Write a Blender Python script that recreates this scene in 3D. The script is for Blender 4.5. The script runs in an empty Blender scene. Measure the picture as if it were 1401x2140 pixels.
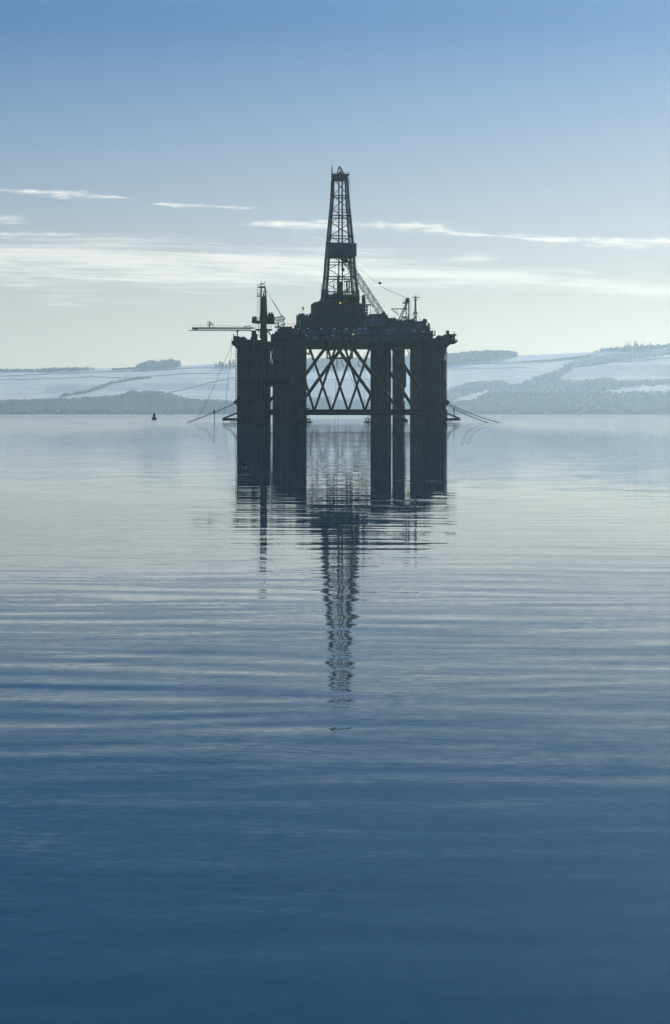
import bpy, math, random
import numpy as np
from mathutils import Vector, Matrix, noise as mnoise

random.seed(7)
rng = np.random.default_rng(11)
sc = bpy.context.scene
COL = sc.collection
R = math.radians

# ------------------------------------------------------------------ camera
# metres; camera at the origin of the plan, looking along +Y over the firth
FPX, CX, HZ = 2972.0, 700.5, 864.07      # focal length and horizon of the photograph, in its pixels
CAM_H = 2.994
RIG_Y = 470.0
SHORE_Y, RIDGE_Y = 4600.0, 5700.0
cam_d = bpy.data.cameras.new('camera')
cam = bpy.data.objects.new('camera', cam_d)
COL.objects.link(cam)
cam.location = (0, 0, CAM_H)
cam.rotation_euler = (R(90), 0, 0)
cam_d.sensor_fit = 'VERTICAL'
cam_d.sensor_height = 36.0
cam_d.sensor_width = 36.0
cam_d.lens = 36.0 * FPX / 2140.0
cam_d.shift_y = -(1070.0 - HZ) / 2140.0
cam_d.clip_start = 0.5
cam_d.clip_end = 30000
sc.camera = cam

# ------------------------------------------------------------------ light
SUN_EL, SUN_AZ = 26.0, 28.0             # azimuth clockwise from +Y
SUN_STRENGTH = 4.2
SKY_STRENGTH = 0.10
sc.view_settings.view_transform = 'Standard'
sc.view_settings.look = 'None'
sc.view_settings.gamma = 1.0
sc.view_settings.use_curve_mapping = False
sc.view_settings.exposure = 0.0
sc.cycles.use_denoising = True
sc.cycles.volume_bounces = 1
sc.cycles.max_bounces = 8
sc.cycles.sample_clamp_indirect = 4.0

sun_d = bpy.data.lights.new('sun', 'SUN')
sun_d.energy = SUN_STRENGTH
sun_d.angle = R(0.5)
sun_d.color = (1.0, 0.96, 0.89)
sun = bpy.data.objects.new('sun', sun_d)
COL.objects.link(sun)
sv = Vector((math.sin(R(SUN_AZ)) * math.cos(R(SUN_EL)), math.cos(R(SUN_AZ)) * math.cos(R(SUN_EL)), math.sin(R(SUN_EL))))
sun.rotation_euler = sv.to_track_quat('Z', 'Y').to_euler()


class E:
    """tiny expression wrapper over math nodes"""
    nt = None

    def __init__(self, s):
        self.s = s

    @staticmethod
    def m(op, a, b=None, c=None, clamp=False):
        n = E.nt.nodes.new('ShaderNodeMath')
        n.operation = op
        n.use_clamp = clamp
        for i, v in enumerate((a, b, c)):
            if v is None:
                continue
            if isinstance(v, E):
                E.nt.links.new(v.s, n.inputs[i])
            else:
                n.inputs[i].default_value = v
        return E(n.outputs[0])

    def __add__(self, o): return E.m('ADD', self, o)
    def __radd__(self, o): return E.m('ADD', o, self)
    def __sub__(self, o): return E.m('SUBTRACT', self, o)
    def __rsub__(self, o): return E.m('SUBTRACT', o, self)
    def __mul__(self, o): return E.m('MULTIPLY', self, o)
    def __rmul__(self, o): return E.m('MULTIPLY', o, self)
    def __truediv__(self, o): return E.m('DIVIDE', self, o)
    def abs(self): return E.m('ABSOLUTE', self)
    def max(self, o): return E.m('MAXIMUM', self, o)
    def min(self, o): return E.m('MINIMUM', self, o)
    def pow(self, o): return E.m('POWER', self, o)
    def step(self, a, b):
        n = E.nt.nodes.new('ShaderNodeMapRange')
        n.interpolation_type = 'SMOOTHSTEP'
        E.nt.links.new(self.s, n.inputs['Value'])
        n.inputs['From Min'].default_value = a
        n.inputs['From Max'].default_value = b
        return E(n.outputs['Result'])


def comb(x, y, z=0.0):
    n = E.nt.nodes.new('ShaderNodeCombineXYZ')
    for i, v in enumerate((x, y, z)):
        if isinstance(v, E):
            E.nt.links.new(v.s, n.inputs[i])
        else:
            n.inputs[i].default_value = v
    return E(n.outputs[0])


def sep(v):
    n = E.nt.nodes.new('ShaderNodeSeparateXYZ')
    E.nt.links.new(v.s, n.inputs[0])
    return [E(o) for o in n.outputs]


def noise(vec, scale=1.0, detail=3.0, rough=0.5, dist=0.0, color=False):
    n = E.nt.nodes.new('ShaderNodeTexNoise')
    E.nt.links.new(vec.s, n.inputs['Vector'])
    n.inputs['Scale'].default_value = scale
    n.inputs['Detail'].default_value = detail
    n.inputs['Roughness'].default_value = rough
    n.inputs['Distortion'].default_value = dist
    return E(n.outputs['Color' if color else 'Fac'])


def mixc(f, a, b, mode='MIX'):
    n = E.nt.nodes.new('ShaderNodeMix')
    n.data_type = 'RGBA'
    n.blend_type = mode
    for i, v in ((0, f), (6, a), (7, b)):
        if isinstance(v, E):
            E.nt.links.new(v.s, n.inputs[i])
        elif i == 0:
            n.inputs[i].default_value = v
        else:
            n.inputs[i].default_value = (*v, 1.0)
    return E(n.outputs[2])


def ramp(f, stops, interp='LINEAR'):
    n = E.nt.nodes.new('ShaderNodeValToRGB')
    n.color_ramp.interpolation = interp
    E.nt.links.new(f.s, n.inputs[0])
    el = n.color_ramp.elements
    el[0].position, el[0].color = stops[0][0], (*stops[0][1], 1)
    el[1].position, el[1].color = stops[-1][0], (*stops[-1][1], 1)
    for p, c in stops[1:-1]:
        e = el.new(p)
        e.color = (*c, 1)
    return E(n.outputs[0])


def fcurve(f, pts):
    """piecewise curve through (x, y) points, both in 0..1"""
    n = E.nt.nodes.new('ShaderNodeFloatCurve')
    E.nt.links.new(f.s, n.inputs['Value'])
    c = n.mapping.curves[0]
    while len(c.points) < len(pts):
        c.points.new(0.5, 0.5)
    for p, (x, y) in zip(c.points, pts):
        p.location = (x, y)
    n.mapping.update()
    return E(n.outputs['Value'])


# ------------------------------------------------------------------ world: sky and its thin cloud streaks
world = bpy.data.worlds.new('World')
sc.world = world
world.use_nodes = True
nt = world.node_tree
nt.nodes.clear()
E.nt = nt
sky = nt.nodes.new('ShaderNodeTexSky')
sky.sky_type = 'NISHITA'
sky.sun_disc = False
sky.sun_elevation = R(SUN_EL)
sky.sun_rotation = R(SUN_AZ)
sky.air_density = 1.0
sky.dust_density = 0.6
sky.ozone_density = 2.5
tc = nt.nodes.new('ShaderNodeTexCoord')
dx, dy, dz = sep(E(tc.outputs['Generated']))
front = dy.step(0.15, 0.4)
inv = dy.max(0.1)
u = dx / inv                            # tangent of the bearing from north
v = dz / inv                            # tangent of the elevation
U = (u * FPX + CX) / 1401.0             # 0..1 over the part of the sky the photo shows
V = (HZ - v * FPX)                      # downwards, in the photo's pixels


def streak(pts, half, u0, u1, fade, nscale, soft, seed, amp=1.0):
    c = fcurve(U, [(x / 1401.0, y / 1000.0) for x, y in pts]) * 1000.0
    lump = noise(comb(U * nscale * 0.7, seed * 2.0, seed), 1.0, 3.0, 0.6).step(0.25, 0.75)
    wob = (noise(comb(U * 7.0, seed, V * 0.004), 1.0, 4.0, 0.6) - 0.5) * half * 1.8
    d = (V - c + wob) / (lump * (half * 1.25) + half * 0.3)
    d = d.max(d * -1.35)                # flatter upper edge, softer base
    fib = noise(comb(U * nscale, (V - U * 26.0) * 0.11 + seed, seed), 1.0, 7.0, 0.68)
    n1 = noise(comb(U * nscale * 1.7, V * 0.035 + seed, seed + 4.0), 1.0, 5.0, 0.6)
    body = (1.0 - d) * 0.7 + (fib - 0.5) * 2.7 + (n1 - 0.5) * 1.7
    ends = U.step(u0 / 1401.0, (u0 + fade) / 1401.0) * (1.0 - U.step((u1 - fade) / 1401.0, u1 / 1401.0))
    return (body - (1.0 - ends) * 1.3).step(-0.1, soft + 0.5) * amp


cl = streak([(0, 470), (480, 468), (560, 466), (700, 473), (880, 474), (935, 482), (1000, 490), (1100, 497), (1250, 505), (1401, 508)],
            16, 440, 1700, 160, 14, 0.7, 3.1, 1.0)
cl = cl.max(streak([(0, 420), (330, 427), (450, 431), (560, 435), (1401, 460)], 8, 250, 620, 120, 12, 0.7, 8.7, 0.95))
cl = cl.max(streak([(0, 395), (60, 399), (150, 404), (240, 411), (1401, 470)], 8, -80, 330, 120, 14, 0.7, 5.2, 0.95))
cl = cl.max(streak([(0, 456), (90, 460), (1401, 520)], 12, -300, 130, 110, 10, 0.9, 15.2, 0.8))
cl = cl.max(streak([(0, 487), (160, 490), (1401, 560)], 9, -300, 270, 140, 10, 0.9, 25.2, 0.8))
cl = cl.max(streak([(0, 540), (900, 547), (1000, 540), (1401, 545)], 12, 850, 1130, 130, 10, 1.0, 31.7, 0.65))
cl = cl.max(streak([(0, 540), (1000, 556), (1150, 563), (1280, 574), (1401, 580)], 9, 980, 1320, 130, 10, 1.0, 37.7, 0.55))
cl = cl.max(streak([(0, 540), (560, 548), (760, 560), (1000, 588), (1200, 605), (1401, 618)], 22, 600, 1420, 240, 9, 1.2, 41.7, 0.75))
# broad veil lower left
vc = fcurve(U, [(0, .548), (0.25, .558), (0.5, .562), (0.75, .585), (1, .61)]) * 1000.0
vt = ((V - vc).abs() / fcurve(U, [(0, .62), (0.3, .6), (0.5, .46), (0.65, .3), (1, .2)]) / 100.0)
Vs = V - U * 34.0
vn = noise(comb(U * 4.5, Vs * 0.05, 2.0), 1.0, 8.0, 0.66, 0.25)
vf = noise(comb(U * 7.0, Vs * 0.16, 6.0), 1.0, 5.0, 0.6)
veil = ((1.0 - vt) * 0.9 + (vn - 0.5) * 3.1 + (vf - 0.5) * 1.5).step(-0.15, 1.15) * 0.8
cl = cl.max(veil)
cl = cl * front

el_t = (v / 0.6).max(0.0).min(1.0)
nish = E(sky.outputs[0])
# clear winter air: the low sky is paler and the high sky deeper than the standard atmosphere
tint = ramp(el_t, [(0.0, (0.62, 0.56, 0.52)), (0.1, (0.60, 0.53, 0.50)), (0.23, (0.56, 0.54, 0.55)), (0.32, (0.49, 0.52, 0.56)),
                   (0.46, (0.27, 0.41, 0.57)), (0.75, (0.27, 0.44, 0.68)), (1.0, (0.30, 0.46, 0.72))])
even = ramp(el_t, [(0.0, (1.22, 1.05, 0.84)), (0.06, (1.10, 0.95, 0.75)), (0.10, (0.95, 0.82, 0.64)), (0.232, (0.47, 0.53, 0.59)), (0.316, (0.27, 0.405, 0.585)),
                   (0.457, (0.062, 0.21, 0.48)), (0.72, (0.065, 0.21, 0.50)), (1.0, (0.07, 0.18, 0.45))])
base = mixc(1.0, nish, tint, 'MULTIPLY')
gain = nt.nodes.new('ShaderNodeVectorMath')
gain.operation = 'SCALE'
nt.links.new(base.s, gain.inputs[0])
gain.inputs['Scale'].default_value = SKY_STRENGTH
skyc = mixc(cl, mixc(0.5, E(gain.outputs[0]), even), (1.08, 1.03, 0.92))
bg = nt.nodes.new('ShaderNodeBackground')
nt.links.new(skyc.s, bg.inputs['Color'])
bg.inputs['Strength'].default_value = 1.0
wo = nt.nodes.new('ShaderNodeOutputWorld')
nt.links.new(bg.outputs[0], wo.inputs['Surface'])


# ------------------------------------------------------------------ materials
def newmat(name):
    m = bpy.data.materials.new(name)
    m.use_nodes = True
    t = m.node_tree
    b = t.nodes['Principled BSDF']
    E.nt = t
    return m, t, b


def wcoord(t, which='Object'):
    n = t.nodes.new('ShaderNodeTexCoord')
    return E(n.outputs[which])


def steel(name, c, rough=0.6, var=0.35, rust=0.0, streaky=True, spec=0.15):
    m, t, b = newmat(name)
    x, y, z = sep(wcoord(t))
    n1 = noise(comb(x * 0.9, y * 0.9, z * (0.07 if streaky else 0.9)), 1.0, 5.0, 0.65)
    n2 = noise(comb(x, y, z), 0.35, 4.0, 0.6)
    f = (n1 * 0.6 + n2 * 0.4)
    lo = tuple(k * (1 - var) for k in c)
    hi = tuple(min(1, k * (1 + var)) for k in c)
    col = mixc(f.step(0.35, 0.65), lo, hi)
    if rust:
        rmask = noise(comb(x * 1.3 + 9.0, y * 1.3, z * 0.12), 1.0, 6.0, 0.7).step(0.58, 0.72) * rust
        col = mixc(rmask, col, (0.09, 0.045, 0.025))
    t.links.new(col.s, b.inputs['Base Color'])
    b.inputs['Roughness'].default_value = rough
    b.inputs['Specular IOR Level'].default_value = spec
    return m


def emit(name, c, s):
    m, t, b = newmat(name)
    b.inputs['Base Color'].default_value = (0.8, 0.8, 0.8, 1)
    b.inputs['Emission Color'].default_value = (*c, 1)
    b.inputs['Emission Strength'].default_value = s
    return m


M = {}
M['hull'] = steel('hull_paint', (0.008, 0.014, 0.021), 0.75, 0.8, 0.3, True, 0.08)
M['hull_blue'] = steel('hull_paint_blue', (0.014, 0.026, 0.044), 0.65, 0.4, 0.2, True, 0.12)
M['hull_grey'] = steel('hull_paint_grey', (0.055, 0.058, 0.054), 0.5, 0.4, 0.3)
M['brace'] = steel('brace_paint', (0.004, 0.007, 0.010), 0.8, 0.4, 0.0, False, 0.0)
M['brace_wet'] = steel('brace_paint_glossy', (0.004, 0.007, 0.010), 0.3, 0.4, 0.0, False, 0.1)
M['dark'] = steel('dark_steel', (0.016, 0.020, 0.024), 0.6, 0.4, 0.2, False)
M['deck'] = steel('deck_paint', (0.022, 0.032, 0.042), 0.65, 0.5, 0.35)
M['deck2'] = steel('deck_paint_pale', (0.065, 0.100, 0.125), 0.65, 0.4, 0.3)
M['house'] = steel('house_blue_grey', (0.11, 0.17, 0.23), 0.6, 0.3, 0.25)
M['yellow'] = steel('house_drab', (0.055, 0.055, 0.035), 0.6, 0.3, 0.3)
M['red'] = steel('crane_red', (0.075, 0.022, 0.022), 0.55, 0.4, 0.1, False)
M['derrick'] = steel('derrick_steel', (0.016, 0.026, 0.034), 0.55, 0.4, 0.2, False)
M['band'] = steel('wind_wall', (0.045, 0.060, 0.070), 0.65, 0.25, 0.15)
M['rail'] = steel('rail_steel', (0.03, 0.035, 0.04), 0.5, 0.3, 0.2, False)
M['pale'] = steel('pale_paint', (0.35, 0.37, 0.37), 0.5, 0.3, 0.15, False)
M['chain'] = steel('chain_iron', (0.012, 0.016, 0.017), 0.6, 0.4, 0.3, False)
M['tip'] = steel('worn_yellow', (0.42, 0.30, 0.14), 0.6, 0.3, 0.3, False)
M['rubber'] = steel('rubber', (0.015, 0.015, 0.015), 0.8, 0.3, 0, False)
M['glass'] = steel('window_dark', (0.01, 0.014, 0.02), 0.15, 0.2, 0, False, 0.5)
M['buoy'] = steel('buoy_paint', (0.016, 0.028, 0.026), 0.5, 0.3, 0.2, False)
M['bird'] = steel('feathers_dark', (0.006, 0.006, 0.007), 0.7, 0.3, 0, False)
M['bird_w'] = steel('feathers_white', (0.7, 0.7, 0.68), 0.7, 0.1, 0, False)
M['lamp'] = emit('lamp_orange', (1.0, 0.50, 0.16), 8.0)
M['tube'] = emit('strip_glow', (0.85, 0.95, 1.0), 0.55)  # dim emission for the pale dashes along the deck
M['trunk'] = steel('bark', (0.05, 0.045, 0.04), 0.9, 0.3, 0, False)


def foliage(name, c, snow):
    m, t, b = newmat(name)
    g = t.nodes.new('ShaderNodeNewGeometry')
    nz = sep(E(g.outputs['Normal']))[2]
    p = wcoord(t)
    n1 = noise(p, 0.12, 4.0, 0.6)
    col = mixc(n1.step(0.35, 0.65), tuple(k * 0.7 for k in c), tuple(k * 1.3 for k in c))
    fr = (nz * 0.5 + (noise(p, 0.5, 3.0, 0.6) - 0.5) * 1.2).step(0.2, 0.6) * snow
    col = mixc(fr, col, (0.72, 0.74, 0.76))     # rime and snow lying on the upper twigs
    t.links.new(col.s, b.inputs['Base Color'])
    b.inputs['Roughness'].default_value = 0.9
    b.inputs['Specular IOR Level'].default_value = 0.1
    return m


M['wood'] = foliage('frosty_wood', (0.23, 0.225, 0.205), 0.02)
M['wood_pale'] = foliage('hazed_wood', (0.58, 0.56, 0.52), 0.02)  # distance haze lightened into the colour of frosty crowns
M['wood_mid'] = foliage('half_hazed_wood', (0.42, 0.41, 0.38), 0.02)  # middle step: some of the haze is put into the crown colour
M['wood_dark'] = foliage('pine_wood', (0.13, 0.14, 0.125), 0.04)
M['hedge'] = foliage('hedge', (0.20, 0.19, 0.165), 0.25)


# ------------------------------------------------------------------ mesh helpers
class MB:
    def __init__(self):
        self.v, self.f = [], []

    def add(self, vs, fs):
        o = len(self.v)
        self.v += [tuple(p) for p in vs]
        self.f += [tuple(i + o for i in q) for q in fs]
        return self

    def box(self, x0, x1, y0, y1, z0, z1, rot=0.0, piv=None):
        vs = [Vector((x, y, z)) for z in (z0, z1) for x, y in ((x0, y0), (x1, y0), (x1, y1), (x0, y1))]
        if rot:
            c = Vector(piv or ((x0 + x1) / 2, (y0 + y1) / 2, 0))
            m = Matrix.Rotation(rot, 3, 'Z')
            vs = [m @ (p - c) + c for p in vs]
        return self.add(vs, [(0, 3, 2, 1), (4, 5, 6, 7), (0, 1, 5, 4), (1, 2, 6, 5), (2, 3, 7, 6), (3, 0, 4, 7)])

    def tube(self, a, b, r, n=8, r2=None):
        a, b = Vector(a), Vector(b)
        d = (b - a)
        if d.length < 1e-6:
            return self
        q = d.to_track_quat('Z', 'Y')
        r2 = r if r2 is None else r2
        vs = []
        for p, rr in ((a, r), (b, r2)):
            for i in range(n):
                t = 2 * math.pi * (i + 0.5) / n
                vs.append(p + q @ Vector((rr * math.cos(t), rr * math.sin(t), 0)))
        fs = [(i, (i + 1) % n, n + (i + 1) % n, n + i) for i in range(n)]
        fs += [tuple(range(n - 1, -1, -1)), tuple(range(n, 2 * n))]
        return self.add(vs, fs)

    def path(self, pts, r, n=5):
        for a, b in zip(pts[:-1], pts[1:]):
            self.tube(a, b, r, n)
        return self

    def lathe(self, c, prof, n=24):
        c = Vector(c)
        vs, fs = [], []
        for r, z in prof:
            for i in range(n):
                t = 2 * math.pi * i / n
                vs.append(c + Vector((r * math.cos(t), r * math.sin(t), z)))
        for k in range(len(prof) - 1):
            for i in range(n):
                j = (i + 1) % n
                fs.append((k * n + i, k * n + j, (k + 1) * n + j, (k + 1) * n + i))
        fs += [tuple(range(n - 1, -1, -1)), tuple(range((len(prof) - 1) * n, len(prof) * n))]
        return self.add(vs, fs)

    def prism(self, poly, y0, y1):
        """outline in the x-z plane, extruded from y0 to y1"""
        n = len(poly)
        vs = [(x, y0, z) for x, z in poly] + [(x, y1, z) for x, z in poly]
        fs = [tuple(range(n)), tuple(range(2 * n - 1, n - 1, -1))]
        fs += [((i + 1) % n, i, n + i, n + (i + 1) % n) for i in range(n)]
        return self.add(vs, fs)

    def ball(self, c, r, sz=1.0, n=12, k=7):
        return self.lathe(c, [(max(0.02 * r, r * math.sin(math.pi * i / k)), -r * sz * math.cos(math.pi * i / k)) for i in range(k + 1)], n)

    def rail(self, pts, h=1.1, step=1.6, r=0.045):
        for a, b in zip(pts[:-1], pts[1:]):
            a, b = Vector(a), Vector(b)
            L = (b - a).length
            k = max(1, int(L / step))
            for i in range(k + 1):
                p = a.lerp(b, i / k)
                self.tube(p, p + Vector((0, 0, h)), r, 4)
            for hh in (h, h * 0.55):
                self.tube(a + Vector((0, 0, hh)), b + Vector((0, 0, hh)), r, 4)
        return self

    def ladder(self, a, b, w, r=0.05, step=0.45, side=Vector((1, 0, 0))):
        a, b = Vector(a), Vector(b)
        s = side * (w / 2)
        self.tube(a - s, b - s, r, 4).tube(a + s, b + s, r, 4)
        k = int((b - a).length / step)
        for i in range(1, k):
            p = a.lerp(b, i / k)
            self.tube(p - s, p + s, r * 0.8, 4)
        return self

    def truss(self, a, b, w, h, bays, r, up=Vector((0, 0, 1))):
        """square lattice boom from a to b"""
        a, b = Vector(a), Vector(b)
        d = (b - a).normalized()
        s = d.cross(up).normalized()
        t = s.cross(d).normalized()
        off = [s * (i * w / 2) + t * (j * h / 2) for i, j in ((-1, -1), (1, -1), (1, 1), (-1, 1))]
        for o in off:
            self.tube(a + o, b + o, r, 5)
        for k in range(bays):
            p, q = a.lerp(b, k / bays), a.lerp(b, (k + 1) / bays)
            for i in range(4):
                o1, o2 = off[i], off[(i + 1) % 4]
                if k % 2:
                    o1, o2 = o2, o1
                self.tube(p + o1, q + o2, r * 0.6, 4)
                self.tube(p + o1, p + o2, r * 0.6, 4)
        return self

    def build(self, name, mat, parent=None, smooth=False, label=None):
        me = bpy.data.meshes.new(name)
        me.from_pydata(self.v, [], self.f)
        me.update()
        if smooth:
            me.polygons.foreach_set('use_smooth', [len(p.vertices) == 4 for p in me.polygons])
        o = bpy.data.objects.new(name, me)
        me.materials.append(mat)
        COL.objects.link(o)
        if parent:
            o.parent = parent
        if label:
            o['label'] = label
        return o


def tag(o, label, cat, group=None, kind=None):
    o['label'] = label
    o['category'] = cat
    if group:
        o['group'] = group
    if kind:
        o['kind'] = kind
    return o


def empty(name, loc):
    o = bpy.data.objects.new(name, None)
    o.location = loc
    o.empty_display_size = 1
    COL.objects.link(o)
    return o


# ------------------------------------------------------------------ setting: water
def water():
    mb = MB()
    x0, x1, y0, y1 = -3000, 3000, -120, 4700
    mb.add([(x0, y0, 0), (x1, y0, 0), (x1, y1, 0), (x0, y1, 0)], [(0, 1, 2, 3)])
    m, t, b = newmat('sea_water')
    x, y, z = sep(wcoord(t))

    def slope(lx, ly, seed, detail=2.0, skew=0.0):
        c = noise(comb(x / lx + seed + (y * skew if skew else 0.0), y / ly + (x * 0.03 / ly), seed * 3.7), 1.0, detail, 0.55, 0.35, True)
        a, bb, _ = sep(c)
        return a - 0.5, bb - 0.5

    calm = noise(comb(x / 30.0, y / 45.0, 4.0), 1.0, 3.0, 0.5).step(0.3, 0.75) * 0.6 + 0.7
    near = 1.0 - y.step(9.0, 45.0)
    far = y.step(520.0, 1100.0)

    def train(wl, tilt, seed, lx, ly, warp):
        """a ragged train of small waves: crests lie across the view and wander"""
        w = noise(comb(x / lx, y / ly, seed), 1.0, 2.0, 0.5)
        ph = y * (6.2832 / wl) + x * (6.2832 * tilt / wl) + w * warp
        a = noise(comb(x / (lx * 0.8) + 5.0, y / (ly * 0.7), seed + 7.0), 1.0, 2.0, 0.5).step(0.32, 0.72)
        return E.m('SINE', ph) * a

    s1 = slope(5.5, 0.62, 1.3, 1.5)
    s2 = slope(1.5, 0.2, 5.1, 3.0)
    s3 = slope(0.17, 0.045, 9.4, 3.0)
    s4 = slope(9.0, 2.2, 13.7, 1.0)
    patch = noise(comb(x / 1.6, y / 2.6, 8.0), 1.0, 3.0).step(0.42, 0.72)
    rip = train(0.95, 0.09, 2.0, 7.0, 4.0, 13.0) * 0.0125 + train(0.55, -0.06, 3.3, 4.0, 2.4, 13.0) * 0.0085 + train(2.1, 0.04, 6.1, 12.0, 7.0, 18.0) * 0.0042
    # beyond the sheltered lane of the rig a light air ruffles the firth
    lane = 1.0 - x.abs().step(24.0, 62.0)
    wind = y.step(110.0, 260.0) * (2.9 - lane * 2.5) + far * 1.6
    amp = calm * (0.82 + wind + (1.0 - y.step(11.0, 30.0)) * 1.1)
    sy = (s1[1] * 0.028 + s2[1] * 0.044 + s4[1] * 0.018 + rip) * amp - (y.step(130.0, 320.0) * (1.0 - lane * 0.9) * 0.026 + far * 0.026) + s3[1] * (near * (0.060 + patch * 0.080) + 0.008)  # far normals also leaned toward the near shore, added to brighten the water
    sx = (s1[0] * 0.014 + s2[0] * 0.020) * amp + s3[0] * (near * 0.030)
    vec = comb(sx, sy, 1.0)
    nn = t.nodes.new('ShaderNodeVectorMath')
    nn.operation = 'NORMALIZE'
    t.links.new(vec.s, nn.inputs[0])
    t.links.new(nn.outputs[0], b.inputs['Normal'])
    b.inputs['Base Color'].default_value = (0.005, 0.046, 0.076, 1)
    b.inputs['Roughness'].default_value = 0.0
    b.inputs['IOR'].default_value = 1.58
    o = mb.build('water', m)
    tag(o, 'calm blue firth water with fine ripples', 'water', kind='structure')


water()


# ------------------------------------------------------------------ setting: hills with snowy fields
RIDGE = ([-900, -300, 0, 100, 200, 290, 380, 450, 500, 640, 780, 935, 1080, 1180, 1250, 1320, 1401, 1700, 2300],
         [800, 775, 776, 775, 770, 768.5, 764, 761, 760, 764, 762, 753, 743, 739, 734, 731, 727, 720, 760])


def ground(x, y):
    x, y = np.asarray(x, float), np.asarray(y, float)
    px = x / np.maximum(y, 100) * FPX + CX
    zr = CAM_H + (HZ - np.interp(px, *RIDGE)) * RIDGE_Y / FPX
    t = (y - SHORE_Y) / (RIDGE_Y - SHORE_Y)
    f = np.where(t < 1, 0.04 * (1 - np.exp(-np.maximum(t, 0) * 40)) + 0.96 * np.maximum(t, 0) ** 1.05, 1.0 - 0.6 * (t - 1))
    und = 2.6 * np.sin(x / 97 + y / 143) + 2.0 * np.sin(x / 61 - y / 83 + 1.3) + 1.3 * np.sin(x / 29 + 2)
    z = zr * f + und * np.clip(np.sin(np.pi * np.clip(t, 0, 1)), 0, 1)
    return np.where(t < 0, -1.5 + 60 * t * 0.05, z)


def to_px(x, y, z):
    return x / y * FPX + CX, HZ - (z - CAM_H) * FPX / y


def inside(px, py, poly):
    px, py = np.asarray(px), np.asarray(py)
    r = np.zeros(px.shape, bool)
    n = len(poly)
    for i in range(n):
        x1, y1 = poly[i]
        x2, y2 = poly[(i + 1) % n]
        if y1 == y2:
            continue
        c = ((y1 > py) != (y2 > py)) & (px < (x2 - x1) * (py - y1) / (y2 - y1) + x1)
        r ^= c
    return r


W_LEFT = [(-300, 872), (-300, 838), (0, 842), (70, 838), (130, 836), (175, 833), (200, 833), (245, 829), (280, 826), (330, 824), (360, 826), (385, 834), (430, 839), (500, 843), (570, 842), (640, 836), (690, 832), (700, 872)]
W_RIGHT_SHORE = [(700, 872), (700, 838), (770, 838), (935, 842), (990, 838), (1010, 826), (1035, 818), (1060, 821), (1140, 822), (1240, 822), (1401, 820), (1700, 818), (1700, 872)]
W_RIGHT_MID = [(1010, 828), (1030, 812), (1085, 803), (1100, 797), (1140, 783), (1183, 768), (1200, 770), (1172, 788), (1170, 796), (1210, 797), (1280, 790), (1288, 797), (1401, 794), (1500, 794), (1500, 800), (1330, 806), (1240, 820), (1140, 822)]
W_RIGHT_LEFT = [(930, 822), (945, 812), (985, 800), (1050, 796), (1068, 805), (1035, 810), (1000, 820), (940, 836)]
W_RIGHT_BAND = [(1175, 768), (1195, 758), (1240, 748), (1270, 742), (1330, 738), (1401, 733), (1520, 728), (1520, 738), (1401, 741), (1330, 749), (1270, 757), (1210, 766)]
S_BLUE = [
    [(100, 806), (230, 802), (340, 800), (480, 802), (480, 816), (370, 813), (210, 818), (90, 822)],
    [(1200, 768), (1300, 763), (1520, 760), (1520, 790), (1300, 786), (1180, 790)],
    [(640, 795), (780, 795), (780, 835), (640, 835)],
]


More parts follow.
